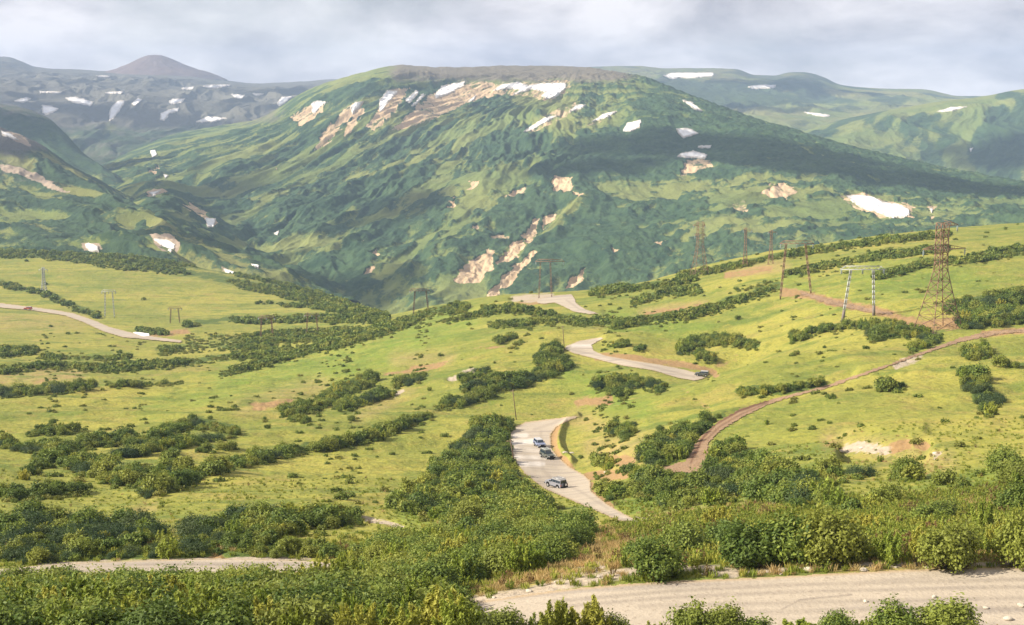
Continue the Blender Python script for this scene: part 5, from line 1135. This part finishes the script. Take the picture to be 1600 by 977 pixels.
    if rack:
        b = Bars()
        for y_ in (-.66, -.33, 0, .33, .66): b.bar((.30, y_, 2.0), (rear + .25, y_, 2.0), .05)
        for x_ in np.linspace(.30, rear + .25, 6): b.bar((x_, -.66, 2.0), (x_, .66, 2.0), .05); b.bar((x_, -.66, 1.86), (x_, -.66, 2.12), .04); b.bar((x_, .66, 1.86), (x_, .66, 2.12), .04)
        for y_ in (-.66, .66): b.bar((.30, y_, 2.12), (rear + .25, y_, 2.12), .05)
        b.build('roof_rack', rackm or M_BLACK, e)
    if spare:
        s_ = bm_obj(cyl((-2.44, -.25, 1.05), .39, .24, 'x'), 'spare_wheel', M_TYRE, e); bm_obj(cyl((-2.56, -.25, 1.05), .22, .06, 'x', 14), 'rim', M_WHITE, s_)
    if pickup:
        bm_obj(box(-2.24, -.60, -.84, -.76, 1.24, 1.38), 'bed_side', bodym, e); bm_obj(box(-2.24, -.60, .76, .84, 1.24, 1.38), 'bed_side', bodym, e)
    return e
def on_road(x, y): g = A.at(x, y); g.z += .14; return g
PB = car_paint('pale_blue_paint', (0.14, 0.18, 0.30)); PG = car_paint('dark_olive_paint', (0.05, 0.065, 0.06)); PS = car_paint('grey_silver_paint', (0.20, 0.21, 0.25)); PW = car_paint('white_paint', (0.42, 0.42, 0.42)); PR = car_paint('red_paint', (0.5, 0.10, 0.05))
g = on_road(843, 699); suv(g, math.radians(-72), PB, PW, 'pale blue off road car at the back of the convoy on the road bend', rack=False, scale=1.0)
g = on_road(855, 717); suv(g, math.radians(-66), PG, PG, 'dark olive off road car with roof rack, middle of the convoy', rack=True, scale=1.03, rackm=M_GALV)
g = on_road(869, 763); suv(g, math.radians(128), PS, PW, 'silver grey off road car with spare wheel, nearest of the convoy', rack=True, spare=True, rackm=M_RIM, scale=1.03)
g = on_road(1097, 589); suv(g + Vector((0, 0, .1)), math.radians(160), PG, PW, 'dark car half hidden at the end of the upper road', rack=False)
g = A.at(44, 485); suv(g + Vector((0, 0, .5)), math.radians(175), PR, PW, 'small red car on the far valley road', rack=False, scale=1.3)
g = A.at(24, 553); suv(g + Vector((0, 0, .1)), math.radians(175), PW, PW, 'small white car on the lower meadow at the left edge', rack=False, scale=.9)

# ------------------------------------------------------------------ stones and dead branches
M_STONE = paint('pale_stone', (0.46, 0.41, 0.34), .9)
def stone_mesh(seed):
    bm = bmesh.new(); bmesh.ops.create_icosphere(bm, subdivisions=2, radius=.5); r_ = np.random.RandomState(seed)
    ax = r_.uniform(.6, 1.1, 3) * np.array([1, .9, .6]); P_ = np.array([v.co[:] for v in bm.verts]); q = 1 + .35 * fbm(P_[:, 0] * 2.2 + seed, P_[:, 1] * 2.2 + P_[:, 2] * 2, 2, seed)
    for v, s_ in zip(bm.verts, q): v.co = Vector((v.co.x * ax[0] * s_, v.co.y * ax[1] * s_, v.co.z * ax[2] * s_))
    me = bpy.data.meshes.new('stone'); bm.to_mesh(me); bm.free(); me.materials.append(M_STONE); return me
SM = [stone_mesh(i) for i in range(5)]
spots = [(888 + i * 31 % 700, 0, 0) for i in range(0)]
rs = np.random.RandomState(3); near_spots = [(rs.uniform(1100, 1590), rs.uniform(918, 965), rs.uniform(.12, .34)) for i in range(0)] + [(1596, 948, .55), (1540, 951, .45), (1352, 941, .4), (1575, 969, .6), (1460, 934, .35)]
for i, (x, y, sz) in enumerate(near_spots):
    g = A.at(x, y); o = bpy.data.objects.new('stone', SM[i % 5]); S.collection.objects.link(o); o.location = g + Vector((0, 0, sz * .15)); o.scale = (sz,) * 3; o.rotation_euler = (0, 0, i)
    tag(o, ['largest stone at the right photo edge on the near road', 'stone just left of the largest one on the near road', 'stone above the gap between the bottom bushes', 'stone low on the near road close to the right corner', 'small stone in the middle of the near road'][i], 'stone', 'loose stones on the near gravel road')
for i in range(14):
    x = 770 + 56 * i + rs.uniform(-20, 20); y = np.interp(x, [760, 850, 1000, 1200, 1600], [934, 914, 902, 894, 881]) + rs.uniform(-5, 7); g = A.at(x, y); sz = rs.uniform(.2, .6)
    o = bpy.data.objects.new('stone', SM[i % 5]); S.collection.objects.link(o); o.location = g + Vector((0, 0, sz * .12)); o.scale = (sz,) * 3; o.rotation_euler = (0, 0, i)
    tag(o, ordinal(i + 1) + ' pale stone from the left on the verge behind the near road', 'stone', 'stones on the verge of the near road')
for x, y, lab in [(883, 707, 'pale boulder on the bank right of the middle car'), (893, 708, 'pale boulder beside the first one on the bank'), (948, 738, 'pale rock at the start of the side track'), (1348, 700, 'grey rock in the pale scar on the right slope'), (1463, 708, 'flat pale rock right of the orange scar'), (1313, 705, 'small white rock left of the pale scar')]:
    g = A.at(x, y); o = bpy.data.objects.new('boulder', SM[int(x) % 5]); S.collection.objects.link(o); o.location = g; o.scale = (1.5, 1.3, 1.2); tag(o, lab, 'boulder')
def dead_branches(x, y, sz, label, seed, m=M_DEAD):
    g = A.at(x, y); e = bpy.data.objects.new('dead_branch', None); b = Bars(); r_ = np.random.RandomState(seed)
    for i in range(16):
        a = r_.uniform(-.6, .6) + (math.pi if r_.uniform() < .5 else 0); l = sz * r_.uniform(.5, 1.1); p = np.array([r_.uniform(-1, 1) * sz * .5, r_.uniform(-1, 1) * sz * .5, .1])
        for k in range(3):
            q = p + np.array([math.cos(a) * l / 3, math.sin(a) * l / 3, l * r_.uniform(.02, .22)]); b.bar(p, q, .08 - .02 * k, .06 - .02 * k); p = q; a += r_.uniform(-.4, .4)
    o = b.build('dead_branch', m, None); bpy.data.objects.remove(e); o.location = g; tag(o, label, 'branch')
dead_branches(908, 843, 2.6, 'pile of bleached dead branches on the tawny slope above the near road', 3)
dead_branches(652, 955, 1.8, 'bare pale twigs sticking out of the foreground thicket', 5)
dead_branches(1020, 822, 1.8, 'grey dry twigs beside the foot of the bend road', 6)

# ------------------------------------------------------------------ air
def haze():
    bm = bmesh.new(); bmesh.ops.create_cube(bm, size=1.0)
    me = bpy.data.meshes.new('haze'); 
    x0, x1, y0, y1, z0, z1 = -6500, 6500, -600, 11200, HZ0, 460
    for v in bm.verts:
        v.co = Vector(((x0 + x1) / 2 + v.co.x * (x1 - x0), (y0 + y1) / 2 + v.co.y * (y1 - y0), (z0 + z1) / 2 + v.co.z * (z1 - z0)))
    bm.to_mesh(me); bm.free()
    m = bpy.data.materials.new('air'); m.use_nodes = True; n = m.node_tree; n.nodes.clear()
    o = N(n, 'ShaderNodeOutputMaterial'); v = N(n, 'ShaderNodeVolumePrincipled')
    v.inputs['Color'].default_value = (0.44, 0.60, 0.90, 1); v.inputs['Density'].default_value = HAZE_DENSITY; v.inputs['Anisotropy'].default_value = 0.0
    L(n, v.outputs[0], o.inputs['Volume']); me.materials.append(m)
    ob = bpy.data.objects.new('haze', me); S.collection.objects.link(ob); tag(ob, kind='stuff')
HZ0 = min(float(q.Z.min()) for q in (A, M, Ls, B, P, R, E)) - 5
haze()
